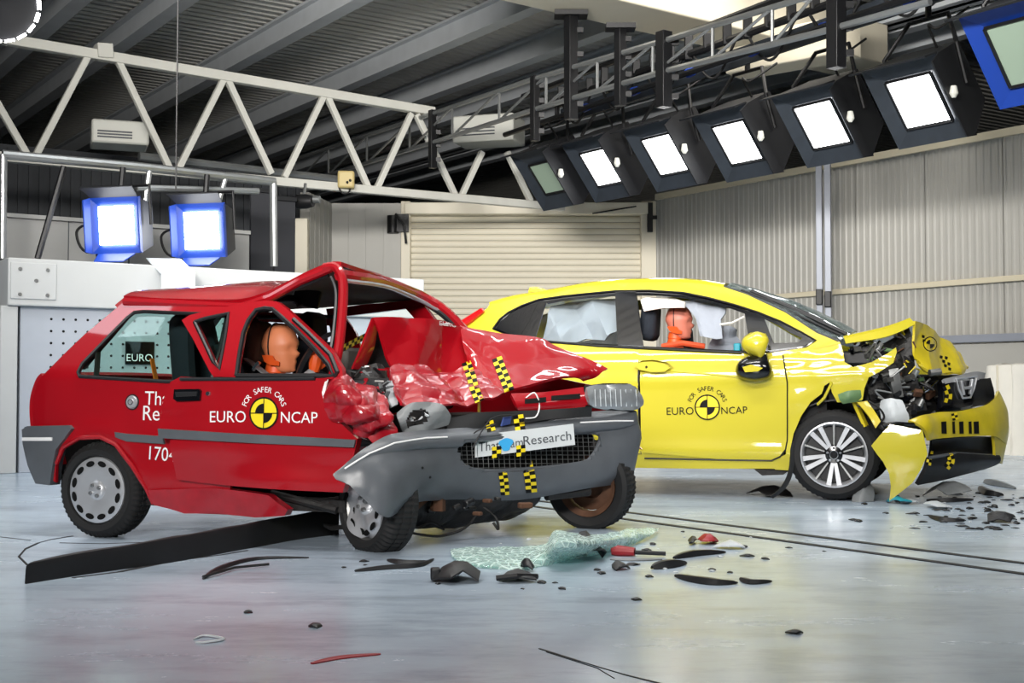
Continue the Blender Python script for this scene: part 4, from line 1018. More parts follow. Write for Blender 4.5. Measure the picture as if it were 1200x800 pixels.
# slam panel and broken front fittings
slam = sheet('slam_panel', [[R(598, 464, .84), R(630, 462, .95), R(660, 458, 1.06), R(686, 454, 1.14)], [R(602, 474, .80), R(632, 473, .92), R(662, 470, 1.04), R(687, 466, 1.12)], [R(606, 480, .82), R(635, 479, .94), R(664, 477, 1.05), R(687, 474, 1.12)]], 'red_paint', red, th=.02, amp=.006)
for (x0, x1, y) in ((615, 640, 470), (646, 680, 466)):
    bvs = R.bvh([slam]); pts = [R.hit(bvs, *p, .005) for p in ((x0, y - 2.5), (x1, y - 5), (x1, y + 1), (x0, y + 3))]
    if all(pts): obj('slam_slot', pts, [(0, 1, 2, 3)], 'decal_black', slam, False, fixn=False)
sheet('upper_grille_bar', [[R(520, 492, .46), R(570, 484, .66), R(630, 482, .92), R(690, 476, 1.14)], [R(522, 506, .44), R(570, 503, .64), R(630, 494, .90), R(690, 488, 1.14)]], 'dark_plastic', red, th=.03, amp=.01, sc=9)
# front bumper, its near end ripped outwards
cols = [((391, 556, -.26), (392, 558, -.26), (395, 562, -.26)), ((410, 541, -.22), (410, 555, -.24), (412, 570, -.25)), ((432, 526, -.16), (430, 550, -.20), (430, 586, -.23)), ((458, 513, -.04), (455, 553, -.12), (451, 604, -.18)),
        ((490, 509, .16), (480, 548, .06), (472, 592, .0)), ((525, 507, .36), (515, 545, .32), (500, 583, .26)), ((570, 504, .60), (565, 543, .60), (555, 582, .58)), ((622, 496, .86), (618, 540, .86), (613, 582, .84)), ((682, 488, 1.14), (682, 530, 1.16), (685, 570, 1.12)), ((722, 484, 1.32), (725, 525, 1.34), (718, 565, 1.30)), ((742, 482, 1.43), (747, 510, 1.45), (737, 560, 1.42))]
LV_ = ((0.0, -.8), (.07, .5), (.15, 1.0), (.20, .45), (.27, .55), (.5, 1.0), (.72, .9), (.88, .4), (1.0, -.7))
rws = [[] for _ in LV_]
for k, (a, b, c) in enumerate(cols):
    a, b, c = R(*a), R(*b), R(*c); o = Vector((.5, -.5, 0)) * (.06 if 3 < k < 10 else (.03 if k == 3 else (.012 if k == 2 else .0)))
    for r, (t, w_) in zip(rws, LV_):
        p = a.lerp(b, t * 2) if t < .5 else b.lerp(c, t * 2 - 1); r.append(p + o * w_)
for r in rws: r.append(r[-1] + Vector((-.22, .07, .0)))
v, f = grid(rws, 12, 4, .004, 5, 4)
v = [p + Vector((.3, -.9, 0)) * (crumple(p, .018, 6, 5) * max(0, min(1, (1.95 - p.x) * 2))) for p in v]
bv0 = BVHTree.FromPolygons(v, f)
gopen = [(532, 523), (545, 516), (575, 513), (640, 508), (690, 506), (703, 510), (702, 520), (693, 536), (680, 543), (630, 549), (575, 552), (550, 549), (538, 540)]
f = cut_faces(R, v, f, gopen); bump_v, bump_f = v, f
v2, f2_ = solid(v, f, .02)
fb = obj('front_bumper', v2, f2_, 'bumper_grey', red, True, 45)
bvb = R.bvh([fb])
# grille recess with wire mesh
gp = spline([R.hit(bv0, p[0], p[1], .002) for p in gopen], 4, True)
MB().tube(gp + gp[:2], .013, 8, caps=False).build('grille_rim', 'bumper_grey', fb)
back = [p + Vector((-.06, .06, 0)) for p in gp]
obj('grille_backing', back, [tuple(range(len(back)))], 'decal_black', fb, False, fixn=False)
mb = MB()
for k in range(27):
    x = 540 + k * 6.2
    ys = [y for y in range(500, 556) if inpoly(x, y, gopen)]
    if len(ys) > 3:
        h0, h1 = R.hit(bv0, x, ys[0], -.03), R.hit(bv0, x + 2, ys[-1], -.03); mb.bar(h0, h1, .0026)
for k in range(9):
    y = 508 + k * 5; xs_ = [x for x in range(530, 706) if inpoly(x, y, gopen)]
    if len(xs_) > 5:
        mb.tube([R.hit(bv0, x, y, -.03) for x in [xs_[0] + (xs_[-1] - xs_[0]) * q / 8 for q in range(9)]], .0014, 4)
mb.build('wire_mesh', 'steel', fb, smooth=False)
def hitline(car, bvt, pts, lift=.004): return [h for h in (car.hit(bvt, *p, lift) for p in pts) if h]
MB().tube(hitline(R, bvb, [(404, 549), (418, 540), (433, 531), (448, 525), (462, 519), (480, 516), (500, 513), (524, 512)]), .0045, 6).build('bumper_stripe', 'decal_white', fb)
MB().tube(hitline(R, bvb, [(680, 495), (700, 494), (720, 493), (742, 493)]), .005, 6).build('bumper_stripe', 'decal_white', fb)
for (x, y) in ((504, 559), (495, 548)):
    h = R.hit(bvb, x, y, .003)
    if h: MB().lathe([(.001, .004), (.006, .004), (.007, 0)], h, (.5, -.8, 0), 8).build('fixing_hole', 'decal_black', fb)
checker_tape(R, bvb, [(589, 553), (591, 566), (592, 580)], 10, 7, fb)
checker_tape(R, bvb, [(617, 541), (621, 558), (623, 577)], 13, 9, fb)
checker_tape(R, R.bvh([fb] + [o for o in red.children if o.name.startswith('upper_grille')]), [(573, 493), (576, 505)], 10, 3, fb)
checker_tape(R, R.bvh([fb] + [o for o in red.children if o.name.startswith('upper_grille')]), [(607, 486), (610, 504)], 12, 4, fb)
# the number plate
pl = [R(557, 510, .585), R(672, 496.5, .985), R(674, 521, .985), R(557, 536, .585)]
o_ = Vector((.05, -.05, 0)); pl = [p + o_ for p in pl]
pl = [R(*proj(R, p - o_), (p.y)) for p in pl]
plate = MB().prism(pl, Vector((-.006, .006, 0))).build('number_plate', 'plate_white', red, smooth=False)
def on_plate(u, v, lift=.003):
    a = pl[3].lerp(pl[2], u); b = pl[0].lerp(pl[1], u); return a.lerp(b, v) + Vector((.6, -.8, 0)) * lift
def plate_text(s, u0, u1, v0, v1, m):
    vs, fs, w = text2d(s); obj('lettering', [on_plate(u0 + (u1 - u0) * q.x / w, v0 + (v1 - v0) * q.y) for q in vs], fs, m, plate, False, fixn=False)
plate_text('Thatcham', .03, .47, .25, .68, 'decal_grey'); plate_text('Research', .475, .965, .27, .72, 'decal_grey')
obj('blue_spot', [on_plate(.30 + .065 * math.cos(t) * (1 + .3 * math.sin(3 * t)), .42 + .30 * math.sin(t), .0045) for t in [2 * PI * i / 18 for i in range(18)]], [tuple(range(18))], 'decal_blue', plate, False, fixn=False)
for (u0, v0) in ((.16, .08), (.40, .0)):
    vsq = []; fsq = []; mi = []
    for i in range(3):
        for j in range(2):
            k = len(vsq); du, dv = .045, .17
            for (a, b) in ((0, 0), (1, 0), (1, 1), (0, 1)): vsq.append(on_plate(u0 + (j + a) * du, v0 - .2 + (i + b) * dv, .006))
            fsq.append((k, k + 1, k + 2, k + 3)); mi.append((i + j) % 2)
    obj('checker_tape', vsq, fsq, None, plate, False, mats=['decal_yellow', 'decal_black'], midx=mi, fixn=False)
# lamps
hl = sheet('headlamp', [[R(685, 455, 1.12), R(708, 452, 1.24), R(734, 452, 1.37), R(745, 462, 1.44)], [R(686, 465, 1.10), R(710, 466, 1.22), R(738, 467, 1.37), R(750, 470, 1.45)], [R(688, 474, 1.12), R(712, 478, 1.24), R(738, 480, 1.37), R(749, 475, 1.44)]], 'lamp_reflector', red, th=.03, amp=.010, sc=22, sharp=12)
MB().tube(lin([R(685, 453, 1.11), R(708, 450, 1.23), R(735, 450, 1.37), R(747, 462, 1.45), R(751, 474, 1.45), R(740, 481, 1.38), R(712, 479.5, 1.24), R(687, 475.5, 1.12), R(685, 453, 1.11)], 3), .006, 6).build('lamp_surround', 'trim_black', hl)
lv = [[p + Vector((.012, -.012, 0)) for p in r] for r in [[R(685, 455, 1.12), R(708, 452, 1.24), R(734, 452, 1.37), R(745, 462, 1.44)], [R(686, 465, 1.10), R(710, 466, 1.22), R(738, 467, 1.37), R(750, 470, 1.45)], [R(688, 474, 1.12), R(712, 478, 1.24), R(738, 480, 1.37), R(749, 475, 1.44)]]]
sheet('lamp_lens', lv, 'lens_clear', hl, th=.004)
for i in range(9):
    x = 692 + i * 6; t = 1.14 + i * .034; MB().bar(R(x, 456, t) + Vector((.035, -.035, 0)), R(x + 1, 476, t) + Vector((.035, -.035, 0)), .004).build('lens_flute', 'shard_white', hl, smooth=False)
v, f = grid([[R(466, 486, .18), R(480, 475, .24), R(500, 471, .32), R(516, 474, .36), R(528, 486, .40)], [R(467, 497, .14), R(484, 489, .20), R(502, 486, .28), R(516, 486, .34), R(528, 492, .40)], [R(472, 506, .16), R(490, 506, .22), R(506, 503, .30), R(518, 500, .36), R(526, 498, .40)]], 10, 10, .014, 14, 8)
f = cut_faces(R, v, f, [(474, 493), (482, 482), (494, 479), (503, 484), (500, 494), (490, 498), (478, 501)])
v, f = solid(v, f, .006); obj('broken_headlamp', v, f, 'shard_grey', red, True, 10)
for k in range(9):
    rr = random.Random(k + 70); p = R(rr.uniform(476, 500), rr.uniform(482, 500), .26); MB().bar(p, p + Vector((rr.uniform(-.04, .04), rr.uniform(-.05, .0), rr.uniform(-.03, .03))), .014, .008).build('lamp_fragment', rr.choice(['trim_black', 'shard_white', 'engine_metal']), red, smooth=False)
sheet('headlamp_cavity', [[R(468, 482, .30), R(520, 478, .44)], [R(470, 508, .26), R(520, 508, .42)]], 'engine_dark', red, th=.02)
# engine bay and underside
plan = [(1.30, .16), (1.42, .12), (1.58, .36), (1.78, .72), (2.02, 1.02), (2.24, 1.32), (1.5, 1.36)]
MB().prism([Vector((x, y, .30)) for x, y in plan], (0, 0, .34)).build('engine_block', 'engine_dark', red, bevel=.03)
plan2 = [(1.40, .22), (1.60, .26), (1.78, .52), (2.02, .86), (2.12, 1.06), (1.6, 1.2)]
MB().prism([Vector((x, y, .30)) for x, y in plan2], (0, 0, .1)).build('subframe', 'engine_dark', red, bevel=.03)
rows = []
for z, ins in ((.34, 0), (.24, .01), (.15, .05), (.09, .14), (.085, .3)):
    rows.append([Vector((x - ins, y + ins * .4, z)) for x, y in ((1.42, .24), (1.60, .28), (1.78, .54), (1.92, .72), (2.02, .86), (2.06, 1.0), (1.9, 1.16))])
sheet('sump', rows, 'engine_dark', red, th=.02, ku=7, kv=6, amp=.028, sc=9, seed=3, sharp=20)
for k in range(10):
    rr = random.Random(k + 40); c = R(rr.uniform(500, 630), rr.uniform(584, 604), .40 + rr.uniform(0, .12)); s_ = rr.uniform(.015, .03); mb = MB()
    if k % 2: mb.lathe([(.001, s_), (s_ * .7, s_), (s_ * .7, -s_), (.001, -s_)], c, (rr.uniform(-1, 1), rr.uniform(-1, 1), rr.uniform(-1, 1)), 10)
    else: mb.box(c, (s_ * 2.5, s_ * 1.5, s_), Matrix.Rotation(rr.uniform(0, 3), 3, 'Z'))
    mb.build('underbody_component', rr.choice(['engine_dark', 'rust', 'rust', 'trim_black']), red, bevel=.006)
mb = MB(); mb.tube([R(476, 600, .3), R(500, 580, .4), R(505, 560, .5)], .03, 8); mb.box(R(515, 588, .4), (.05, .04, .09)); mb.tube([R(470, 570, .2), R(478, 610, .25)], .025, 8); mb.build('suspension_arm', 'rust', red)
for pts in ([(475, 612, .2), (490, 618, .3), (505, 612, .4), (520, 620, .5)], [(480, 624, .2), (515, 628, .4), (545, 618, .5), (560, 600, .6)], [(560, 590, .7), (580, 605, .7), (584, 620, .7), (578, 612, .7)]):
    MB().tube(spline([R(*p) for p in pts], 6), .007, 6).build('loose_hose', 'cable', red)
mb = MB(); mb.tube([R(690, 575, 1.2), R(640, 580, 1.0)], .03); mb.build('lower_arm', 'engine_dark', red)
MB().tube(spline([R(612, 470, .85), R(626, 460, .9), (R(632, 475, .9)), R(628, 488, .85), R(616, 490, .8)], 6), .004, 5).build('loose_wire', 'decal_white', red)
for k, pts in enumerate(([(540, 520, .5), (552, 505, .55), (575, 496, .6)], [(548, 524, .5), (570, 490, .6), (598, 486, .8)])): MB().tube(spline([R(*p) + Vector((.05, -.06, 0)) for p in pts], 6), .004, 5).build('loose_wire', 'cable', red)
sheet('blue_cover', [[R(588, 489, .68), R(597, 488, .74)], [R(586, 499, .66), R(596, 497, .72)]], 'suit_blue', red, th=.01, amp=.01, sc=12)
sheet('white_hose_shroud', [[R(453, 448, .3), R(458, 446, .34)], [R(452, 462, .28), R(462, 462, .34)], [R(458, 478, .24), R(466, 474, .3)]], 'shard_white', red, th=.01, amp=.01, sc=12)
# crushed bulkhead behind the wing
sheet('bulkhead', [[R(400, 438, .25), R(425, 432, .4), R(456, 430, .55)], [R(408, 455, .25), R(435, 455, .36), R(458, 455, .45)], [R(420, 470, .25), R(440, 475, .32), R(462, 478, .35)]], 'engine_dark', red, th=.02, ku=8, kv=8, amp=.05, sc=10, seed=2, sharp=5)
mb = MB()
for k in range(22):
    p = R(random.uniform(408, 462), random.uniform(426, 470), .22); MB().bar(p, p + Vector((random.uniform(-.06, .06), random.uniform(-.05, .02), random.uniform(-.05, .05))), .02, .008).build('torn_metal', random.choice(['engine_metal', 'red_scuffed', 'trim_black', 'shard_grey']), red, smooth=False)
# wheels
steel_wheel(red, R(114, 577, .02) + Vector((0, 0, .013)), (0, -1, 0), .252, .155, .172)
fw = R(428, 603, .04); fw.z = .225
steel_wheel(red, fw, (-.50, -.87, .06), .248, .155, .172, crush=.05)
ww_ = Vector((2.27, 1.45, .245)); steel_wheel(red, ww_, (.12, 1, .05), .25, .165, .172, inner=True)
# cabin
def seat(name, parent, x, y, m, h=.62, headrest=True, lean=.22):
    s = bpy.data.objects.new(name, None); col.objects.link(s); s.parent = parent; s.empty_display_size = .1
    rows = []
    for t in (0, .3, .65, 1.0):
        z = .50 + h * t; xx = x - lean * t; w = .23 - .05 * t * t
        rows.append([Vector((xx + .05, y - w, z)), Vector((xx - .0, y - w * .7, z)), Vector((xx - .02, y, z)), Vector((xx, y + w * .7, z)), Vector((xx + .05, y + w, z))])
    sheet('seat_back', rows, m, s, th=.12, ku=4, kv=4); MB().box((x + .2, y, .47), (.5, .46, .14)).build('seat_cushion', m, s, bevel=.04)
    if headrest: MB().box((x - lean - .02, y, .5 + h + .07), (.1, .26, .2), taper=.85).build('headrest', 'seat_brown' if m == 'seat_brown' else m, s, bevel=.04)
    return s
seat('driver_seat', red, .84, .42, 'seat_dark', .52)
seat('passenger_seat', red, .90, 1.08, 'seat_dark', .55)
hr = R(302, 402, .42); MB().box(hr, (.12, .24, .24), Matrix.Rotation(.15, 3, 'Y'), .85).build('headrest_pad', 'seat_brown', red, bevel=.045)
cs = R(244, 415, .50)
rows = []
for t, w in ((0, .10), (.35, .115), (.75, .10), (.95, .07), (1.0, .03)):
    z = cs.z - .28 + .46 * t; rows.append([Vector((cs.x + .02 - .06 * t, cs.y - w, z)), Vector((cs.x - .08 - .06 * t, cs.y - w * .8, z)), Vector((cs.x - .13 - .06 * t, cs.y, z)), Vector((cs.x - .08 - .06 * t, cs.y + w * .8, z)), Vector((cs.x + .02 - .06 * t, cs.y + w, z))])
chs = sheet('child_seat', rows, 'seat_dark', red, th=.05, ku=5, kv=5)
MB().bar(R(178, 420, .38), R(183, 446, .38), .035, .006).build('harness_tag', 'tag_orange', chs, smooth=False)
MB().box((.02, .76, .62), (.34, 1.1, .3)).build('rear_bench', 'interior_dark', red, bevel=.05)
MB().bar(R(115, 412, .3), R(113, 440, .3), .04, .006).build('rear_belt', 'webbing', red, smooth=False)
MB().box((1.34, .76, .74), (.26, 1.15, .18)).build('dashboard', 'interior_dark', red, bevel=.05)
sw = R(375, 425, .42); MB().lathe([(.165, .0), (.18, .016), (.195, 0), (.18, -.016)], sw, (-.85, 0, .5), 30, closed=True).build('steering_wheel', 'trim_black', red)
MB().tube([sw, sw + Vector((.2, 0, -.12))], .03, 8).build('steering_column', 'trim_black', red)
sheet('deflated_airbag', [[R(470, 440, .6), R(480, 430, .7)], [R(476, 455, .6), R(490, 448, .7)]], 'airbag', red, th=.02, amp=.02, sc=10)
mb_ = [R(402, 408, .5), R(416, 400, .7), R(428, 394, .85)]
MB().box(R(408, 425, .7), (.14, .3, .16)).build('dash_debris', 'interior_grey', red, bevel=.02)
vs = []; fs = []; mi = []
for i in range(9):
    p = mb_[0].lerp(mb_[2], i / 8); vs += [p + UP * .018, p, p - UP * .018]
for i in range(8):
    for j in range(2): k = i * 3 + j; fs.append((k, k + 3, k + 4, k + 1)); mi.append((i + j) % 2)
obj('checker_tape', vs, fs, None, red, False, mats=['decal_yellow', 'decal_black'], midx=mi, fixn=False)
MB().tube(spline([R(322, 350, .7), R(345, 350, .7), R(352, 358, .7)], 4), .02, 8).build('sun_visor_stalk', 'trim_black', red)
MB().bar(R(345, 345, .75), R(375, 352, .8), .06, .1).build('sun_visor', 'interior_dark', red, bevel=.01)
MB().tube([R(300, 372, 1.30), R(395, 371, 1.30)], .012, 6).build('far_roof_rail', 'trim_black', red)
# ---- crash test dummy
def head_mesh(c, s, parent, skin, tilt=0.0, nose=1.0):
    """rings from chin to crown: z, front, back, half width"""
    rg = [(-.128, .050, .02, .012), (-.124, .066, .0, .030), (-.115, .078, -.02, .042), (-.10, .080, -.035, .051), (-.085, .080, -.05, .057), (-.07, .080, -.058, .062), (-.055, .081, -.068, .066), (-.04, .083, -.078, .070), (-.025, .084, -.086, .073), (-.01, .082, -.093, .075)]
    for i in range(14):
        t = i / 13 * PI / 2; q = math.cos(t) ** .92; rg.append((.008 + .122 * math.sin(t), -.006 + .099 * q + .002, -.006 - .096 * q, max(.004, .079 * q)))
    n = 40; vs = []; Rm = Matrix.Rotation(tilt, 3, 'Y')
    for z, f, b, w in rg:
        for k in range(n):
            a = 2 * PI * k / n; ca, sa = math.cos(a), math.sin(a); mx, hx = (f + b) / 2, (f - b) / 2
            x = mx + hx * ca; y = w * (abs(sa) ** .92) * (1 if sa >= 0 else -1)
            g = math.exp(-(a if a < PI else 2 * PI - a) ** 2 / .05)
            x += g * nose * (.030 * math.exp(-((z + .030) / .020) ** 2) + .012 * math.exp(-((z + .070) / .009) ** 2) + .010 * math.exp(-((z + .090) / .008) ** 2) + .010 * math.exp(-((z + .118) / .012) ** 2)) + .006 * math.exp(-((z - .028) / .012) ** 2) * max(0, ca)
            for sgn in (-1, 1):                                       # eye sockets
                e = math.exp(-(((a if a < PI else a - 2 * PI) - sgn * .42) ** 2) / .03 - ((z - .008) / .014) ** 2); x -= .012 * e
            vs.append(Vector(c) + Rm @ (Vector((x, y, z)) * s))
    fs = []
    for i in range(len(rg) - 1):
        for k in range(n): fs.append((i * n + k, i * n + (k + 1) % n, (i + 1) * n + (k + 1) % n, (i + 1) * n + k))
    fs += [tuple(range(n - 1, -1, -1)), tuple((len(rg) - 1) * n + k for k in range(n))]
    h = obj('head', vs, fs, skin, parent, True, 60)
    return h, Rm
def hand_mesh(mb, c, d, side, palm=.085):
    """palm and five curled fingers; d points along the fingers, side towards the thumb"""
    d = Vector(d).normalized(); side = Vector(side); side = (side - d * side.dot(d)).normalized(); nrm = d.cross(side)
    c = Vector(c); rows = []
    mb.tube([c, c + d * palm * .5, c + d * palm], [.026, .036, .034], 10)
    for k, (o, ln) in enumerate(((.028, .072), (.010, .082), (-.010, .077), (-.028, .060))):
        b = c + d * palm * .92 + side * o; mb.tube([b, b + d * ln * .45 + nrm * .006, b + d * ln * .75 + nrm * .022, b + d * ln * .9 + nrm * .036], [.0105, .0100, .009, .007], 8)
    b = c + d * palm * .3 + side * .03; mb.tube([b, b + side * .030 + d * .025, b + side * .036 + d * .055 + nrm * .012], [.013, .0115, .008], 8)
def dummy(car, label, hc, s, skin, deep, suit, hand_at=None, tilt=0.0, band=True):
    base = Vector((hc.x - .12, hc.y, .45)); w = car.O + car.u * base.x + car.l * base.y + UP * base.z
    t = thing('crash_test_dummy', label, 'dummy', w, -car.yaw); hc = hc - base
    h, Rm = head_mesh(hc, s, t, skin, tilt)
    Lp = lambda x, y, z: hc + Rm @ (Vector((x, y, z)) * s)
    if band:
        ring = [Lp(-.030 + .0 * math.cos(a), .080 * math.sin(a) * 1.0, .012 + .118 * math.cos(a)) for a in [PI * 2 * i / 36 for i in range(36)]]
        ring = [Lp(-.028, .0815 * math.sin(a), .010 + .121 * math.cos(a)) for a in [-PI * .62 + PI * 1.24 * i / 30 for i in range(31)]]
        MB().tube(ring, .0035, 6).build('seam_band', 'trim_black', h)
        for sg in (-1, 1):                                            # jaw flap
            fl_ = [Lp(-.080, sg * .050, -.035), Lp(-.045, sg * .074, -.036), Lp(.0, sg * .0765, -.040), Lp(.012, sg * .074, -.062), Lp(.035, sg * .068, -.072), Lp(.030, sg * .062, -.092), Lp(-.02, sg * .068, -.088), Lp(-.06, sg * .058, -.070)]
            MB().prism(fl_, Vector((0, sg * .005, 0))).build('jaw_flap', deep, h)
    MB().lathe([(.05, -.13), (.055, -.07), (.052, -.05), (.056, -.045), (.052, -.02), (.056, -.015), (.05, .03)], hc + Vector((-.03, 0, -.11)), (.1, 0, 1), 18).build('neck', deep, t)
    rows = []
    sh_z = hc.z - .22
    for z, hw, hd, xo in ((0.02, .17, .12, -.02), (.15, .16, .12, -.04), (sh_z - .16, .18, .12, -.06), (sh_z - .05, .20, .11, -.055), (sh_z + .0, .175, .09, -.05), (sh_z + .04, .10, .07, -.045), (sh_z + .07, .05, .05, -.04)):
        rows.append([Vector((hc.x + xo + hd * math.cos(a), hw * math.sin(a), z)) for a in [2 * PI * i / 20 for i in range(21)]])
    v, f = grid(rows, 1, 3); obj('torso', v, f, suit, t, True, 70)
    for sg in (-1, 1):
        sh = Vector((hc.x - .05, sg * .20, sh_z - .04)); mb = MB()
        if hand_at is not None and sg == -1:
            hd = hand_at - base; el = sh.lerp(hd, .5) + Vector((-.02, -.05, -.14)); wr = hd - Vector((.01, 0, .05))
        else:
            el = sh + Vector((.14, sg * .04, -.22)); wr = el + Vector((.24, -sg * .02, .03)); hd = wr + Vector((.02, 0, .01))
        mb.tube([sh + Vector((-.01, -sg * .05, .0)), sh, sh.lerp(el, .5), el, el.lerp(wr, .4), wr], [.05, .056, .048, .042, .042, .028], 12); mb.build('arm', suit, t)
        mb = MB(); dd = (hd - wr) if (hd - wr).length > .02 else Vector((1, 0, 0)); hand_mesh(mb, wr, dd, Vector((0, -sg, .2)) if hand_at is None or sg == 1 else Vector((.5, .6, .3))); mb.build('hand', deep if hand_at is not None else skin, t)
        mb = MB(); hp = Vector((hc.x - .02, sg * .10, .06)); kn = hp + Vector((.42, sg * .03, .10)); ft = kn + Vector((.22, 0, -.40)) * .8
        mb.tube([hp, hp.lerp(kn, .5), kn, kn.lerp(ft, .4), ft], [.085, .08, .06, .055, .04], 12); mb.build('leg', suit, t)
    return t, base, hc
hc = R(329, 408, .40)
d1_, bs, h_ = dummy(R, 'tan headed crash test dummy sitting at the wheel of the red car, hand raised', hc, 1.02, 'skin_orange', 'skin_orange_deep', 'webbing', hand_at=R(370, 424, .30))
MB().bar(R(288, 420, .30) - bs, R(316, 441, .28) - bs, .05, .008).build('shoulder_belt', 'webbing', d1_, smooth=False)
MB().bar(R(296, 434, .27) - bs, R(304, 424, .27) - bs, .022, .012).build('belt_buckle', 'chrome', d1_, smooth=False)
# ================================================================== YELLOW CAR
def S_yel(x, z):
    y = 0.0
    if z > .72: y += .22 * (z - .72) ** 2
    if z > .98: y += (z - .98) * .34
    if z < .40: y += .45 * (.40 - z) ** 2
    y += -.012 * math.exp(-((z - (.86 + .03 * x)) / .035) ** 2)            # shoulder crease
    y += -.014 * math.exp(-((z - .33) / .05) ** 2)                        # crease above the sill
    if x > .1: y += .16 * (x - .1) ** 2
    if x < -2.2: y += .5 * (x + 2.2) ** 2
    return y
Y = Car(977, 587, 18, 1.74, S_yel)
yel = thing('yellow_hatchback', 'modern yellow five door hatchback with a crumpled bonnet and torn front bumper', 'car', Y.O, -Y.yaw)
# side of the body: tail, roof rail, screen pillar and sill in one pressing, window band left open
dlo = [(578, 385), (586, 374), (596, 366), (612, 358), (632, 351), (660, 347), (690, 344), (722, 341), (760, 340.5), (800, 343), (830, 349), (860, 357), (888, 366), (915, 377), (940, 390), (956, 399), (944, 406), (903, 412), (880, 413), (754, 407), (700, 404), (622, 400), (606, 396)]
rw = [('l', -2.56 + .36 * math.cos(t), .31 + .36 * math.sin(t)) for t in [PI * i / 12 for i in range(13)]]
body_o = [(571, 361), (574, 356), (582, 352), (640, 343), (683, 335), (721, 331), (774, 329.5), (815, 331), (848, 336), (875, 345), (920, 366), (957, 390), (986, 402), (960, 408), (918, 416), (900, 419), (820, 416), (748, 416), ('l', -1.36, .95), ('l', -1.36, .45), ('l', -1.30, .32), (905, 540), (921, 532), (926, 551), (905, 549), (820, 549), (745, 548), ('l', -2.2, .2)] + rw + [('l', -2.95, .3), ('l', -3.22, .42), ('l', -3.24, .7), ('l', -3.16, .98), (540, 384), (556, 372)]
body = Y.panel('body_side', body_o, 'yellow_paint', yel, [dlo], step=.05, th=.02)
Y.panel('far_body_side', [('l', -3.2, .3), ('l', -3.2, .95), ('l', -2.75, 1.3), ('l', -2.3, 1.46), ('l', -1.2, 1.53), ('l', -.7, 1.48), ('l', -.1, 1.14), ('l', .3, 1.0), ('l', .8, .85), ('l', .8, .5), ('l', .4, .25), ('l', -2.8, .25)], 'yellow_paint', yel, [[('l', -2.7, 1.08), ('l', -2.3, 1.38), ('l', -1.2, 1.45), ('l', -.75, 1.40), ('l', -.3, 1.12), ('l', -1.0, 1.08)]], mirror=True, step=.12, th=.02)
# black window band
def bandp(name, pts, m, off=.006, th=.015, parent=None, **k): return Y.panel(name, pts, m, parent or yel, off=off, th=th, **k)
qg = bandp('quarter_glass', [(579, 385), (587, 374), (597, 367), (613, 359), (631, 352.5), (620, 376), (608, 395.5)], 'gloss_black', .004, parent=body)
seal(Y, 'window_trim', dlo, S_yel, 'gloss_black', body, .010, off=.0)
bandp('rear_door_frame', [(631, 352), (641, 350), (633, 376), (626, 400.5), (607, 396), (620, 376)], 'gloss_black', parent=body)
bandp('upper_frame', [(636, 351.5), (660, 347.5), (690, 344.5), (722, 342), (748, 341), (748, 346), (722, 346.5), (690, 349), (660, 352), (642, 356)], 'gloss_black', parent=body)
bandp('centre_pillar', [(721, 341), (745, 341), (749, 370), (754, 408), (724, 406), (722, 370)], 'gloss_black', -.004, .03, parent=body)
bandp('upper_frame', [(746, 341), (775, 341.5), (800, 344), (830, 350), (860, 358.5), (886, 367.5), (880, 370), (855, 361), (828, 354), (800, 349), (775, 346.5), (746, 346)], 'gloss_black', parent=body)
bandp('front_pillar_trim', [(872, 363), (888, 367), (904, 412), (880, 413), (876, 388)], 'gloss_black', -.002, .02, parent=body)
bandp('corner_frame', [(886, 366), (915, 377), (940, 390), (956, 399), (944, 406), (903, 412)], 'gloss_black', -.002, .015, parent=body, holes=[[(896, 374), (914, 382), (926, 390), (940, 396), (935, 401), (907, 402), (902, 390)]])
bandp('corner_glass', [(896, 374), (914, 382), (926, 390), (940, 396), (935, 401), (907, 402), (902, 390)], 'glass_clear', .006, .004, parent=body, step=.2)
bandp('rear_door_glass', [(642, 356), (660, 352), (690, 349), (722, 346), (723, 404), (660, 401), (626, 399), (634, 376)], 'glass_clear', .008, .004, step=.2, parent=body)
Y.panel('curtain_airbag', [(640, 358), (660, 352), (690, 350), (722, 347), (723, 385), (712, 390), (704, 398), (680, 396), (668, 401), (628, 398), (636, 376)], 'airbag', yel, off=.14, th=.05, step=.02, disp=lambda x, z: crumple(Vector((x + z * .5, .4, z * .6)), .075, 9, 3), sharp=20)
seal(Y, 'belt_trim', [(606, 397), (700, 405), (754, 408), (880, 414)], S_yel, 'gloss_black', body, .010, closed=False)
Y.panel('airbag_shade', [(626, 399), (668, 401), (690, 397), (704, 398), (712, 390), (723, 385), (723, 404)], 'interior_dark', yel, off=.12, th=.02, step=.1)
Y.panel('front_airbag_roll', [(749, 351), (757, 347), (790, 349), (801, 353), (800, 360), (775, 360), (752, 364)], 'cloth_white', yel, off=.05, th=.06, step=.025, disp=lambda x, z: crumple(Vector((x, .4, z)), .03, 8, 5), sharp=70)
Y.panel('front_curtain_airbag', [(792, 352), (815, 350), (849, 357), (848, 366), (843, 374), (845, 396), (838, 397), (818, 393), (815, 381), (812, 371), (803, 360)], 'airbag', yel, off=.10, th=.03, step=.02, disp=lambda x, z: crumple(Vector((x + z * .5, .4, z * .6)), .05, 8, 8), sharp=20)
MB().tube([Y(844, 380, .12), Y(858, 378, .12), Y(872, 371, .12)], .008, 6).build('airbag_tether', 'cloth_white', yel)
sheet('steering_airbag', [[Y(842, 392, .5), Y(850, 384, .45), Y(858, 386, .5)], [Y(838, 402, .5), Y(850, 400, .44), Y(864, 400, .5)], [Y(838, 414, .5), Y(852, 416, .40), Y(868, 414, .5)]], 'airbag', yel, th=.03, ku=7, kv=7, amp=.03, sc=9, sharp=20)
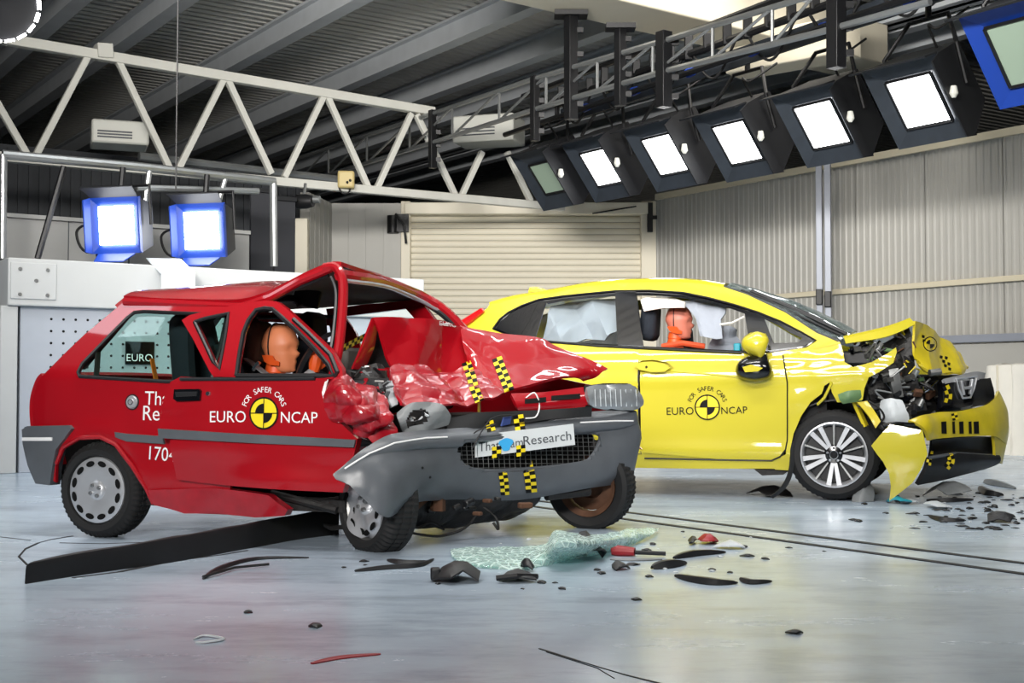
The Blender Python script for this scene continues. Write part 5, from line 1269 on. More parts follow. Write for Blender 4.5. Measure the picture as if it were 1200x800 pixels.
# front door
seal(Y, 'door_shut_line', [('l', -1.36, .9), ('l', -1.36, .46), ('l', -1.34, .30), ('l', -2.1, .30), ('l', -2.28, .62), ('l', -2.36, 1.05)], S_yel, 'trim_black', body, .006, off=.002, closed=False)
MB().lathe([(.001, -.012), (.2, -.01), (.215, -.002)], Vector((-2.56, .03, .31)), (0, 1, 0), 40).build('rear_wheel_cover', 'silver', yel)
for q_ in ([(543, 391), (551, 389), (554, 395), (547, 396)], [(553, 395), (562, 393), (561, 399), (554, 400)]): Y.panel('target_mark', q_, 'decal_black', body, off=-.004, th=.003, step=.1)
hrec = [(744, 428), (752, 422.5), (766, 421.5), (782, 424.5), (790, 431), (781, 437.5), (765, 438), (749, 435)]
fdr = Y.panel('front_door', [(748, 412), (820, 414), (900, 417.5), (917, 416), (922, 448), (922, 515), (920, 526), (914, 534), (904, 538.5), (840, 537.5), ('l', -1.32, .31), ('l', -1.34, .46), ('l', -1.345, .9)], 'yellow_paint', yel, [hrec], off=-.012, th=.03, step=.035)
seal(Y, 'door_shut_line', [(917.5, 416), (922.5, 448), (922.5, 515), (920.5, 527), (914, 535), (904, 539.5), (840, 538.5), (745, 536.5)], S_yel, 'trim_black', fdr, .006, off=-.004, closed=False)
hnd = Y.panel('door_handle', [(745, 428), (752, 424.5), (765, 423.5), (780, 426), (787, 431), (780, 435.5), (765, 436), (750, 433)], 'yellow_paint', fdr, off=-.045, th=.025, step=.03)
Y.panel('handle_recess', [(743, 428), (752, 422.5), (766, 421.5), (782, 424.5), (790, 431), (781, 437.5), (765, 438), (749, 435)], 'yellow_paint', fdr, off=.022, th=.01, step=.04)
lk = Y.on(759, 430); MB().lathe([(.001, .006), (.008, .006), (.009, 0)], lk - Vector((0, .045, 0)), (0, -1, 0), 10).build('key_lock', 'decal_black', hnd)
seal(Y, 'door_crease', [(753, 437), (790, 435), (850, 440), (905, 447)], S_yel, 'yellow_paint', fdr, .008, off=-.010, closed=False)
Sd = lambda x, z: S_yel(x, z) - .012
Y.text('lettering', 'EURO', (781.5, 486), (813, 485.5), 'decal_black', fdr, Sd)
Y.text('lettering', 'NCAP', (845.5, 485), (876, 484), 'decal_black', fdr, Sd)
Y.roundel((829, 477), 14.4, fdr, 'decal_black', Sd, arc_r=1.55, lh=.38)
# door mirror, folded and dangling
mo = Y.on(886, 405); mp_ = bpy.data.objects.new('door_mirror', None); col.objects.link(mp_); mp_.parent = yel
rows = []
for (x0, x1, yy_, d) in ((880, 896, 391, .03), (871, 899, 398, .09), (872, 896, 408, .10), (887, 893, 418, .06)):
    rows.append([Y(x0, yy_, -.02), Y(x0 + 2, yy_, -.02 - d), Y((x0 + x1) / 2, yy_ - 1, -.06 - d), Y(x1 - 1, yy_ + 1, -.03 - d), Y(x1, yy_, -.0)])
sheet('mirror_cap', rows, 'yellow_paint', mp_, th=.01, ku=5, kv=5)
rows = []
for (x0, x1, yy_, d) in ((884, 898, 416, .05), (868, 900, 424, .09), (864, 903, 434, .10), (867, 901, 441, .08), (874, 896, 444, .03)):
    rows.append([Y(x0, yy_, -.0), Y(x0 + 2, yy_, -.02 - d), Y((x0 + x1) / 2, yy_ + 1, -.05 - d), Y(x1 - 2, yy_, -.02 - d), Y(x1, yy_, -.0)])
sheet('mirror_housing', rows, 'gloss_black', mp_, th=.012, ku=5, kv=5)
MB().prism([Y(870, 430, -.17), Y(880, 427, -.19), Y(894, 431, -.18), (Y(888, 435, -.19)), Y(873, 436, -.18)], (0, .01, 0)).build('mirror_indicator', 'yellow_paint', mp_)
# roof and screen
nr_ = [(574, 357), (600, 350), (640, 343.5), (683, 335.5), (721, 331.5), (774, 330), (815, 331.5), (848, 336.5)]
rows = []
for p in nr_:
    q = Y.on(*p); x, y, z = q
    rows.append([Vector((x, y, z)), Vector((x, y + .12, z + .018)), Vector((x, .87, z + .035)), Vector((x, 1.74 - y - .12, z + .018)), Vector((x, 1.74 - y, z))])
sheet('roof', rows, 'yellow_paint', yel, th=.02)
fp_ = [Y.on(*p) for p in ((571, 361), (556, 372), (540, 384))] + [Vector((-3.16, .3, .98)), Vector((-3.24, .1, .7)), Vector((-3.22, .1, .42))]
sheet('tailgate', [[Vector((p.x, S_yel(p.x, p.z) + .02, p.z)), Vector((p.x - .06, .5, p.z)), Vector((p.x - .08, .87, p.z)), Vector((p.x - .06, 1.24, p.z)), Vector((p.x, 1.74 - S_yel(p.x, p.z) - .02, p.z))] for p in fp_], 'yellow_paint', yel, th=.02)
MB().tube([Y.on(570, 363) - Vector((.02, .02, 0)), Y.on(556, 373) - Vector((.02, .02, 0)), Y.on(541, 384) - Vector((.03, .02, 0)), Y.on(534, 392) - Vector((.03, .02, 0))], [.022, .03, .035, .035], 8).build('tail_lamp', 'tail_red', yel)
fin = Y(630, 342, .87); mb = MB(); mb.prism([Y(618, 343, .84), Y(620, 336.5, .85), Y(629, 336, .85), Y(645, 341, .84)], (0, .06, 0)); mb.build('roof_fin', 'yellow_paint', yel, bevel=.01)
bp_ = body_o[9:13]
sc_n = [Y.on(*p) for p in ((848, 337), (875, 346), (920, 367), (957, 391), (984, 401))]
sc_m = [Y(p[0], p[1], .87) for p in ((862, 335), (895, 344), (938, 357), (978, 375), (1004, 389))]
rows = []
for a, m_ in zip(sc_n, sc_m): rows.append([a + Vector((.0, .04, 0)), a.lerp(m_, .55) + Vector((.02, -.05, .02)), m_, Vector((a.x, 1.74 - a.y - .04, a.z)).lerp(m_, .55) + Vector((.02, .05, .02)), Vector((a.x, 1.74 - a.y - .04, a.z))])
scr = sheet('windscreen', rows, 'glass_screen', yel, th=.006, amp=.008, sc=6)
inn = [[v - Vector((.02, 0, .05)) for v in r] for r in rows]
MB().tube([p + Vector((0, .02, .004)) for p in sc_n], .013, 8).build('screen_edge_trim', 'trim_black', yel)
for (pts, w) in (([(868, 340), (900, 352), (940, 372), (985, 393)], .012), ([(880, 341), (915, 356), (950, 372), (992, 392)], .02), ([(893, 345), (930, 360), (965, 376)], .012)):
    ln = hitline(Y, Y.bvh([scr]), pts, .012)
    if len(ln) > 1: MB().tube(ln, w, 6).build('wiper_arm', 'trim_black', yel)
MB().box((.02, .87, .98), (.6, 1.4, .1)).build('cowl', 'trim_black', yel, bevel=.02)
# wing
def d_wing(x, z): return crumple(Vector((x, 0, z)), .012, 5, 6) + (.10 * max(0, x - .25) ** 1.0 if x > .25 else 0) * -1
wg = Y.panel('front_wing', [(917, 415), (957, 406), (984, 400), (988, 412), (990, 424), (1000, 430), (1022, 424), (1040, 414), (1050, 407), (1051, 412), (1047, 425), (1030, 436), (1018, 442), (1013, 455), (1011, 468), (998, 472), (981, 471), (975, 460), (972, 448), (966, 452), (963, 461), (950, 471), (939, 487), (930, 508), (926, 527), (926, 551), (908, 550), (921, 533), (922.5, 515), (922.5, 448)], 'yellow_paint', yel, th=.014, step=.03, disp=d_wing)
sheet('wing_tear', [[Y(982, 462, -.02), Y(995, 458, -.03), Y(1008, 457, .0)], [Y(984, 468, -.03), Y(996, 465, -.04), Y(1009, 464, .0)], [Y(988, 472, -.02), Y(997, 471, -.02), Y(1010, 470, .02)]], 'tear_green', wg, th=.006, amp=.008, sc=12)
MB().tube([Y(958, 474, .02), Y(966, 466, .0), Y(974, 450, -.01), Y(973, 447, -.01)], .010, 6).build('torn_edge', 'yellow_paint', wg)
# bonnet
def mirr(p, dz=0.0): return Vector((p.x, 1.74 - p.y, p.z + dz))
n0, n1, n2 = Y(989, 397, .12), Y(1035, 387, .20), Y(1068, 375, .32)
bon = sheet('bonnet', [[n0, n0.lerp(mirr(n0), .3) + UP * .03, n0.lerp(mirr(n0), .7) + UP * .03, mirr(n0)], [n1, n1.lerp(mirr(n1), .3) + UP * .012, n1.lerp(mirr(n1), .7), mirr(n1, -.05)], [n2, n2.lerp(mirr(n2), .3) - UP * .02, n2.lerp(mirr(n2), .7) - UP * .06, mirr(n2, -.12)]], 'yellow_paint', yel, th=.02, amp=.008, sc=3)
sheet('bonnet_edge', [[n0 + Vector((0, -.01, 0)), n1 + Vector((0, -.01, 0)), n2 + Vector((0, -.01, 0))], [Y(991, 403, .10), Y(1038, 395.5, .17), Y(1071, 381, .30)]], 'yellow_paint', yel, th=.012, amp=.003)
bonf = sheet('bonnet_front', [[Y(1068, 376, .32), Y(1084, 381, .58), Y(1104, 395, .92), Y(1126, 413, 1.25)], [Y(1068, 398, .31), Y(1086, 406, .54), Y(1110, 414, .84), Y(1132, 423, 1.2)], [Y(1072, 420, .28), Y(1094, 434, .40), Y(1116, 434, .74), Y(1138, 430, 1.15)], [Y(1078, 428, .34), Y(1097, 439, .44), Y(1118, 438, .76), Y(1134, 434, 1.12)]], 'yellow_scuffed', yel, th=.016, ku=9, kv=9, amp=.026, sc=5, seed=14, sharp=3)
bvf = Y.bvh([bonf])
pts = [Y.hit(bvf, 1090 + 7.5 * math.cos(t) - 1.5 * math.sin(t), 403 + 8 * math.sin(t) + 2 * math.cos(t), .006) for t in [2 * PI * i / 20 for i in range(20)]]
if all(pts): obj('roundel_disc', pts, [tuple(range(20))], 'decal_yellow', bonf, False, fixn=False); MB().tube(pts + pts[:2], .004, 5, caps=False).build('roundel_ring', 'decal_black', bonf)
pts = [Y.hit(bvf, 1090 + (4.5 * math.cos(t)), 402.5 + 4.5 * math.sin(t), .018) for t in [PI + PI * i / 8 / 2 for i in range(9)]] + [Y.hit(bvf, 1090, 403, .018)]
if all(pts): obj('roundel_quadrant', pts, [tuple(range(10))], 'decal_black', bonf, False, fixn=False)
pts = [Y.hit(bvf, 1090 + (5 * math.cos(t)), 403 + 5 * math.sin(t), .018) for t in [PI * i / 8 / 2 for i in range(9)]] + [Y.hit(bvf, 1090, 403, .018)]
if all(pts): obj('roundel_quadrant', pts, [tuple(range(10))], 'decal_black', bonf, False, fixn=False)
for (x, y) in ((1103, 418), (1106, 423), (1109, 419), (1112, 426), (1108, 428), (1113, 432), (1082, 394), (1083, 399)):
    h = [Y.hit(bvf, x + a, y + b, .006) for a, b in ((-1.6, -2), (1.8, -1), (1.4, 2.2), (-1.8, 1.4))]
    if all(h): obj('target_check', h, [(0, 1, 2, 3)], 'decal_black', bonf, False, fixn=False)
# engine bay
MB().prism([Vector((x, y, .42)) for x, y in ((.1, .42), (.45, .42), (.62, .6), (.85, 1.0), (.95, 1.4), (.1, 1.4))], (0, 0, .45)).build('engine_block', 'engine_dark', yel, bevel=.03)
sheet('inner_wing', [[Y(992, 410, .2), Y(1030, 404, .3), Y(1066, 384, .4)], [Y(1000, 428, .2), Y(1040, 425, .3), Y(1070, 420, .36)], [Y(1016, 450, .2), Y(1045, 450, .3), Y(1075, 445, .36)], [Y(1016, 490, .24), Y(1050, 490, .3), Y(1085, 480, .36)]], 'engine_dark', yel, th=.02, amp=.04, sc=10, ku=10, kv=10, seed=4, sharp=8)
bay = Y.bvh([o for o in yel.children if o.name.startswith('inner_wing') or o.name.startswith('engine_block')])
rnd = random.Random(5)
def bay_pt(px, py, lift): return Y.hit(bay, px, py, lift) or Y(px, py, .3)
for k in range(84):
    if k < 60: px, py = rnd.uniform(1018, 1104), rnd.uniform(436, 494)
    else: px, py = rnd.uniform(994, 1046), rnd.uniform(400, 424)
    c = bay_pt(px, py, rnd.uniform(.02, .07))
    m_ = rnd.choice(['engine_metal', 'trim_black', 'dark_plastic', 'gloss_black', 'engine_metal', 'gloss_black', 'steel', 'shard_grey', 'tear_green', 'rust', 'chrome', 'trim_black'])
    mb = MB(); s_ = rnd.uniform(.015, .045)
    if k % 3 == 0: mb.lathe([(.001, s_), (s_ * .6, s_), (s_ * .6, -s_), (.001, -s_)], c, (rnd.uniform(-1, 1), rnd.uniform(-1, 1), rnd.uniform(-1, 1)), 10)
    elif k % 3 == 1: mb.tube(spline([c, c + Vector((rnd.uniform(-.1, .1), -.03, rnd.uniform(-.08, .08))), c + Vector((rnd.uniform(-.14, .14), 0, rnd.uniform(-.1, .1)))], 5), rnd.uniform(.005, .011), 6)
    else: mb.box(c, (s_ * 1.8, s_, s_ * rnd.uniform(.4, 1.6)), Matrix.Rotation(rnd.uniform(0, 3), 3, Vector((1, .3, .5)).normalized()))
    mb.build('engine_component', m_, yel)
for k in range(14):
    c = bay_pt(rnd.uniform(1050, 1072), rnd.uniform(392, 440), .03); MB().bar(c, c + Vector((rnd.uniform(-.06, .06), rnd.uniform(-.04, .02), rnd.uniform(-.08, .08))), .025, .008).build('torn_metal', rnd.choice(['rust', 'yellow_scuffed', 'trim_black', 'engine_metal']), yel, smooth=False)
sheet('washer_bottle', [[Y(1036, 472, .16), Y(1046, 468, .13), Y(1056, 470, .15)], [Y(1032, 482, .12), Y(1047, 481, .09), Y(1062, 486, .14)], [Y(1036, 493, .13), Y(1050, 495, .11), Y(1066, 495, .15)]], 'shard_white', yel, th=.03, ku=7, kv=7, amp=.016, sc=11, seed=5, sharp=14)
sheet('suspension_tower', [[Y(1040, 434, .24), Y(1052, 432, .26)], [Y(1042, 452, .22), Y(1054, 452, .26)], [Y(1046, 466, .22), Y(1056, 466, .26)]], 'steel', yel, th=.03, amp=.01, sc=12)
MB().tube(spline([Y(1018, 470, .05), Y(1030, 478, .05), Y(1036, 488, .06), Y(1030, 500, .04), Y(1044, 505, .04)], 5), .008, 6).build('hanging_wire', 'cable', yel)
MB().tube(spline([Y(1035, 498, .05), Y(1050, 496, .04), Y(1070, 497, .08), Y(1085, 494, .2)], 5), .014, 6).build('bumper_beam_lip', 'gloss_black', yel)
mb = MB(); mb.bar(Y(990, 445, .1), Y(1015, 500, .05), .06, .02); mb.build('arch_bracket', 'yellow_scuffed', yel, smooth=False)
sheet('arch_strip', [[Y(1004, 472, .02), Y(1016, 470, .04)], [Y(1016, 486, .0), Y(1024, 482, .03)], [Y(1026, 502, -.02), Y(1032, 494, .0)]], 'yellow_scuffed', yel, th=.01, amp=.006)
# grille with emblem
gb_ = sheet('grille_bar', [[Y(1103, 446, .52), Y(1122, 440, .72), Y(1140, 436, .95), Y(1152, 436, 1.12)], [Y(1106, 451, .50), Y(1122, 447, .70), Y(1142, 446, .93), Y(1150, 443, 1.12)]], 'silver', yel, th=.02)
em = MB().prism([Y(1116, 445, .62), Y(1142, 441, .88), Y(1140, 456, .86), Y(1134, 466, .80), Y(1125, 467, .72), Y(1119, 459, .65)], Vector((-.02, .02, 0))).build('emblem_field', 'trim_black', gb_, smooth=False)
off = Vector((.03, -.04, 0))
def em_pt(u, v): 
    a = Y(1119 + (1 - v) * 2.5, 446 + (1 - v) * 17, .66); b = Y(1140 - (1 - v) * 2.5, 443.5 + (1 - v) * 18, .84); return a.lerp(b, u) + off * .6
for (a, b) in (((.18, 1), (.26, 0)), ((.82, 1), (.74, 0)), ((.24, .45), (.76, .45))): MB().bar(em_pt(*a), em_pt(*b), .026, .02).build('emblem_stroke', 'silver', em, bevel=.004)
fr_e = [em_pt(-.05, 1.15), em_pt(1.05, 1.15), em_pt(1.0, .4), em_pt(.8, -.2), em_pt(.2, -.2), em_pt(0, .4)]
MB().tube(fr_e + fr_e[:2], .008, 6, caps=False).build('emblem_border', 'silver', em)
sheet('grille_panel', [[Y(1098, 450, .48), Y(1125, 446, .78), Y(1155, 444, 1.15)], [Y(1098, 470, .46), Y(1125, 470, .76), Y(1160, 462, 1.15)], [Y(1096, 484, .44), Y(1128, 480, .74), Y(1158, 474, 1.1)]], 'gloss_black', yel, th=.04, amp=.006, sc=9)
sheet('grille_chrome_lip', [[Y(1100, 478, .40), Y(1128, 477, .68), Y(1150, 470, .98), Y(1161, 458, 1.2)], [Y(1100, 481, .40), Y(1128, 480, .68), Y(1152, 473, .98), Y(1164, 460, 1.2)]], 'chrome', yel, th=.01)
checker_tape(Y, Y.bvh([o for o in yel.children if o.name.startswith('grille_panel')]), [(1108, 452), (1112, 462), (1110, 472)], 8, 4, yel)
# front bumper
fbm = sheet('front_bumper', [[Y(1064, 496, .10), Y(1080, 489, .18), Y(1096, 485, .36), Y(1126, 482, .66), Y(1156, 474, 1.0), Y(1168, 459, 1.28), Y(1166, 460, 1.5)],
    [Y(1075, 500, .08), Y(1086, 495, .16), Y(1099, 492, .34), Y(1128, 490, .64), Y(1160, 486, .98), Y(1176, 478, 1.28), Y(1174, 480, 1.5)],
    [Y(1082, 506, .10), Y(1090, 504, .18), Y(1103, 503, .36), Y(1131, 501, .66), Y(1163, 500, .98), Y(1179, 500, 1.3), Y(1176, 500, 1.5)],
    [Y(1086, 516, .14), Y(1092, 514, .22), Y(1106, 513, .38), Y(1133, 511, .68), Y(1163, 511, .98), Y(1177, 520, 1.3), Y(1174, 520, 1.5)]], 'yellow_scuffed', yel, th=.02, ku=7, kv=7, amp=.008, sc=5)
sheet('bumper_corner', [[Y(1160, 508, 1.0), Y(1177, 508, 1.28)], [Y(1163, 524, 1.02), Y(1176, 524, 1.3)], [Y(1164, 538, 1.04), Y(1171, 543, 1.26)]], 'yellow_scuffed', yel, th=.02, amp=.005)
bvm = Y.bvh([fbm])
for (x0, x1) in ((1103, 1109), (1116, 1119), (1124, 1129), (1135, 1138.5), (1141, 1147)):
    h = [Y.hit(bvm, *p, .008) for p in ((x0, 494), (x1, 493.5), (x1 + .5, 508), (x0 + .5, 508))]
    if all(h): obj('bumper_slot', h, [(0, 1, 2, 3)], 'decal_black', fbm, False, fixn=False)
checker_tape(Y, bvm, [(1118, 484), (1120, 492)], 7, 3, fbm)
sheet('lower_intake', [[Y(1090, 514, .45), Y(1125, 511, .80), Y(1163, 511, 1.1)], [Y(1088, 528, .5), Y(1125, 526, .85), Y(1165, 530, 1.15)], [Y(1086, 540, .42), Y(1125, 536, .75), Y(1168, 537, 1.1)]], 'trim_black', yel, th=.02, amp=.006)
spl = sheet('splitter', [[Y(1085, 536, .25), Y(1110, 531, .50), Y(1140, 533, .8), Y(1168, 535, 1.1)], [Y(1082, 548, .22), Y(1108, 545, .46), Y(1138, 541, .76), Y(1168, 540, 1.08)], [Y(1072, 566, .22), Y(1100, 560, .45), Y(1130, 552, .75), Y(1150, 547, 1.0)]], 'trim_black', yel, th=.03, amp=.008, sc=5)
checker_tape(Y, Y.bvh([spl, [o for o in yel.children if o.name.startswith('lower_intake')][0]]), [(1112, 531), (1115, 540), (1109, 548)], 8, 5, spl)
checker_tape(Y, Y.bvh([spl, [o for o in yel.children if o.name.startswith('lower_intake')][0]]), [(1091, 528), (1089, 538), (1088, 545)], 6, 5, spl)
MB().tube([Y(1090, 536, .22), Y(1120, 531, .56), Y(1166, 534, 1.08)], .012, 6).build('splitter_edge', 'bumper_grey', spl)
# torn bumper corner standing in front of the wheel
S_t = lambda x, z: -.10 + .9 * max(0, x - .55) ** 2 + .25 * (z - .3) ** 2
tc_ = Y.panel('torn_bumper_corner', [(1021, 522), (1031, 510), (1043, 497), (1060, 500), (1081, 504), (1084, 517), (1087, 532), (1079, 550), (1069, 566), (1055, 577), (1042, 587), (1044, 570), (1042, 555), (1035, 541), (1027, 531)], 'yellow_paint', yel, S=S_t, th=.012, step=.03, disp=lambda x, z: crumple(Vector((x, 0, z)), .012, 5, 3))
# wheel with machined alloy
wc_ = Y(977, 533, -.0); wc_.z = .315; WR = .31; RM = .222
wh = bpy.data.objects.new('wheel', None); col.objects.link(wh); wh.parent = yel
nrm = Vector((.04, -1, 0)).normalized(); wc_ += Vector((0, .02, 0))
def tyre2(): return tyre('tyre', wh, wc_, nrm, WR, .185, RM, 50)
tyre2()
r0 = nrm.cross(UP).normalized(); r1 = nrm.cross(r0)
MB().lathe([(RM + .004, .010), (RM - .006, .012), (RM - .012, .004), (RM - .022, -.04), (RM - .03, -.15)], wc_, nrm, 48).build('rim', 'silver', wh)
MB().lathe([(.001, -.09), (.16, -.09), (RM - .03, -.10)], wc_, nrm, 32).build('brake_disc', 'engine_metal', wh)
MB().lathe([(.001, -.06), (RM - .03, -.065)], wc_, nrm, 32).build('wheel_back', 'trim_black', wh)
def spoke(a, w0, w1, ri, ro, m, h=.0):
    d = r0 * math.cos(a) + r1 * math.sin(a); t = nrm.cross(d)
    P = [wc_ + d * ri - t * w0 + nrm * (-.005 + h), wc_ + d * ri + t * w0 + nrm * (-.005 + h), wc_ + d * ro + t * w1 + nrm * (.004 + h), wc_ + d * ro - t * w1 + nrm * (.004 + h)]
    MB().prism(P, -nrm * .03).build('spoke', m, wh, smooth=False)
for k in range(5):
    a = 2 * PI * k / 5 + .31
    spoke(a - .17, .011, .017, .055, RM - .008, 'silver'); spoke(a + .17, .011, .017, .055, RM - .008, 'silver')
    spoke(a + PI / 5, .004, .007, .05, RM - .01, 'steel', -.012)
MB().lathe([(.001, .006), (.026, .006), (.03, .0), (.058, -.004), (.07, -.02)], wc_, nrm, 24).build('hub', 'gloss_black', wh)
MB().lathe([(.026, .008), (.030, .008), (.031, .002)], wc_, nrm, 24).build('hub_ring', 'chrome', wh)
for k in range(5):
    a = 2 * PI * k / 5 + .31 + PI / 5; MB().lathe([(.001, .004), (.009, .004), (.010, -.01)], wc_ + (r0 * math.cos(a) + r1 * math.sin(a)) * .046, nrm, 8).build('lug_nut', 'chrome', wh)
MB().lathe([(.001, -.0), (WR, 0), (WR, .18), (.001, .18)], Vector((-2.56, .03, .31)), (0, 1, 0), 40).build('rear_tyre', 'rubber', yel)
MB().lathe([(.001, -.0), (WR, 0), (WR, .18), (.001, .18)], Vector((-2.56, 1.52, .31)), (0, 1, 0), 40).build('rear_tyre', 'rubber', yel)
MB().lathe([(.001, -.0), (WR, 0), (WR, .18), (.001, .18)], Vector((.05, 1.50, .31)), (0, 1, 0), 40).build('far_tyre', 'rubber', yel)
# arch liner, floor and cabin
ar = [Vector((wc_.x + .37 * math.cos(t), 0, .315 + .37 * math.sin(t))) for t in [PI * i / 12 for i in range(13)]]
sheet('arch_liner', [[p + Vector((0, .05, 0)) for p in ar], [p + Vector((0, .3, 0)) for p in ar]], 'trim_black', yel, th=.01, ku=1, kv=1)
MB().box((-.02, .36, .5), (.7, .03, .5)).build('inner_panel', 'trim_black', yel)
MB().box((-1.5, .87, .24), (2.9, 1.5, .08)).build('floor_pan', 'engine_dark', yel); MB().box((-1.5, .87, .62), (2.9, 1.5, .6)).build('inner_tub', 'interior_dark', yel)
seat('driver_seat', yel, -1.02, .47, 'seat_dark', .58, headrest=False); seat('passenger_seat', yel, -1.0, 1.25, 'seat_dark', .6)
hp = Y(762, 377, .47); MB().box(hp, (.13, .28, .29), Matrix.Rotation(.1, 3, 'Y'), .9).build('headrest_pad', 'seat_dark', yel, bevel=.05)
MB().box((-.3, .87, .96), (.4, 1.4, .16)).build('dashboard', 'interior_dark', yel, bevel=.05)
MB().box((-2.4, .87, 1.0), (.2, 1.3, .3)).build('rear_seat_back', 'interior_dark', yel, bevel=.05)
sh_pts = [(746, 342.5), (800, 345), (849, 354)]
hc2 = Y(796, 377, .46)
d2_, bs2, h2_ = dummy(Y, 'pink headed crash test dummy in an orange suit in the yellow car', hc2, 1.02, 'skin_pink', 'skin_orange_deep', 'suit_orange', band=True)
MB().tube([Y(776, 406, .27) - bs2, Y(800, 402, .25) - bs2, Y(826, 406, .27) - bs2], .022, 8).build('harness', 'suit_orange', d2_)
MB().box(Y(864, 407, .35) - bs2, (.05, .05, .06)).build('blue_marker', 'shard_teal', d2_, bevel=.01)
# dark underside pieces
mb = MB(); mb.prism([Y(884, 550, .05), Y(926, 550, .05), Y(918, 556, .05), Y(893, 557, .05)], (0, .3, 0)); mb.build('underbody_shield', 'engine_dark', yel)
sheet('mudflap_strip', [[Y(926, 520, .0), Y(932, 515, .02)], [Y(924, 550, -.02), Y(929, 550, .0)], [Y(915, 570, -.04), Y(921, 570, -.02)], [Y(902, 581, -.06), Y(905, 583, -.04)]], 'dark_plastic', yel, th=.01)
# ================================================================== THINGS ON THE FLOOR
def dark_strip():
    top = [(32, 660), (100, 648), (200, 631), (300, 613), (350, 604), (397, 595)]; bot = [(32, 684), (100, 673), (200, 659), (300, 641), (350, 632), (397, 626)]
    t = thing('floor_skirt', 'long black rubber skirt lying on edge between the red car wheels', 'rubber strip', at_z(*bot[0]))
    O = t.location.copy(); rows = [[], [], [], []]
    for a, b in zip(top, bot):
        p = at_z(*b); q = at_plane(a[0], a[1], p, (0.93, -0.36)) if False else None
        r = ray(*a); n = Vector((.42, -.9, 0)); k = (p - CAM).dot(n) / r.dot(n); q = CAM + r * k
        h = max(.03, q.z); lean = Vector((-.0, .02, 0))
        rows[0].append(p - O); rows[1].append(p + UP * h * .5 + lean * .3 - O); rows[2].append(p + UP * h + lean - O); rows[3].append(p + UP * h + lean + Vector((.0, .05, .002)) - O)
    sheet('skirt_face', rows, 'strip_black', t, th=.012, ku=5, kv=3, amp=.004, sc=6)
dark_strip()
def place(px, py, name, label, cat, group=None, rotz=0.0): return thing(name, label, cat, at_z(px, py), rotz, group)
rnd = random.Random(3)
def lump(parent, name, m, size, seed, flat=.5, n=9):
    """torn piece of moulding: a jagged, cupped sheet standing on its edges"""
    sx, sy, sz = size; r_ = random.Random(seed * 13 + 1)
    out = [Vector((sx / 2 * math.cos(2 * PI * k / n) * r_.uniform(.62, 1.1), sy / 2 * math.sin(2 * PI * k / n) * r_.uniform(.62, 1.1))) for k in range(n)]
    v, f = fill2d(out, step=max(.012, min(sx, sy) / 4)); vs = []
    for p in v:
        r2 = (p.x / (sx / 2)) ** 2 + (p.y / (sy / 2)) ** 2
        vs.append(Vector((p.x, p.y, max(0, sz * (1 - .8 * r2)) + sz * .35 * facet(Vector((p.x, p.y, seed)), 3 / max(.05, sy), seed))))
    z0 = min(q.z for q in vs); vs = [q - UP * (z0 - .006) for q in vs]
    vs, f = solid(vs, f, (0, 0, -.006)); return obj(name, vs, f, m, parent, True, 25)
def blade(parent, name, m, pts, w, h):
    """bent strip of trim: pts in metres on the floor"""
    rows = []
    P = spline([Vector(p) for p in pts], 5); n = len(P)
    for side in (-1, -.5, .5, 1):
        rw = []
        for i, p in enumerate(P):
            d = (P[min(n - 1, i + 1)] - P[max(0, i - 1)]).normalized(); s = Vector((-d.y, d.x, 0)); k = math.sin(PI * (.12 + .8 * i / (n - 1)))
            rw.append(p + s * (w / 2 * side * k) + UP * (h * (1 - side * side) * k + .004))
        rows.append(rw)
    v, f = grid(rows, 1, 1); v, f = solid(v, f, .006); return obj(name, v, f, m, parent, True, 40)
def shard_thing(px, py, name, label, m, wpx, hpx, hgt, rot=0.0, seed=1, extra=None):
    t = place(px, py, name, label, 'debris', rotz=rot); d = t.location.y; w = wpx / FPX * d; dep = hpx / FPX * d / (CAM.z / d) * .55
    lump(t, 'shell', m, (w, max(.03, dep), hgt), seed); return t
def strip_thing(pxs, name, label, m, w, h, ribs=0):
    P = [at_z(*p) for p in pxs]; t = thing(name, label, 'debris', P[0]); blade(t, 'strip', m, [p - P[0] for p in P], w, h)
    return t
# the large dark mirror shell and its neighbours
t = shard_thing(536, 680, 'mirror_shell', 'curved black mirror shell lying in front of the red bumper', 'dark_plastic', 58, 22, .075, .1, 2)
MB().box((-.09, -.01, .03), (.04, .05, .05)).build('stub', 'trim_black', t, bevel=.008)
t = shard_thing(609, 681, 'broken_bracket', 'flat black broken bracket right of the mirror shell', 'dark_plastic', 48, 14, .045, .15, 5)
MB().tube([(-.10, -.03, .02), (-.02, -.05, .03), (.07, -.01, .02)], .012, 6).build('edge_bead', 'trim_black', t)
t = strip_thing([(416, 670), (450, 667), (490, 664), (508, 656)], 'trim_strip', 'thin black trim strip beside the near front tyre', 'trim_black', .035, .02)
strip_thing([(455, 657), (475, 661), (505, 659)], 'trim_strip', 'short crossed black trim strip lying over a thinner one by the near tyre', 'dark_plastic', .05, .02)
t = strip_thing([(238, 679), (258, 667), (300, 656), (362, 654)], 'wiper_blade', 'thin bent black wiper blade on the floor in front of the door', 'trim_black', .03, .015)
MB().tube([at_z(238, 679) - t.location + UP * .012, at_z(275, 668) - t.location + UP * .012, at_z(315, 664) - t.location + UP * .012], .006, 6).build('wiper_spine', 'cable', t)
strip_thing([(792, 676), (815, 682), (840, 685), (864, 684)], 'trim_strip', 'bent black strip nearest the camera, right of the windscreen sheet', 'trim_black', .05, .03)
strip_thing([(868, 679), (880, 684), (904, 682)], 'trim_strip', 'small black strip with a pale middle, rightmost of the strips on the floor', 'dark_plastic', .04, .02)
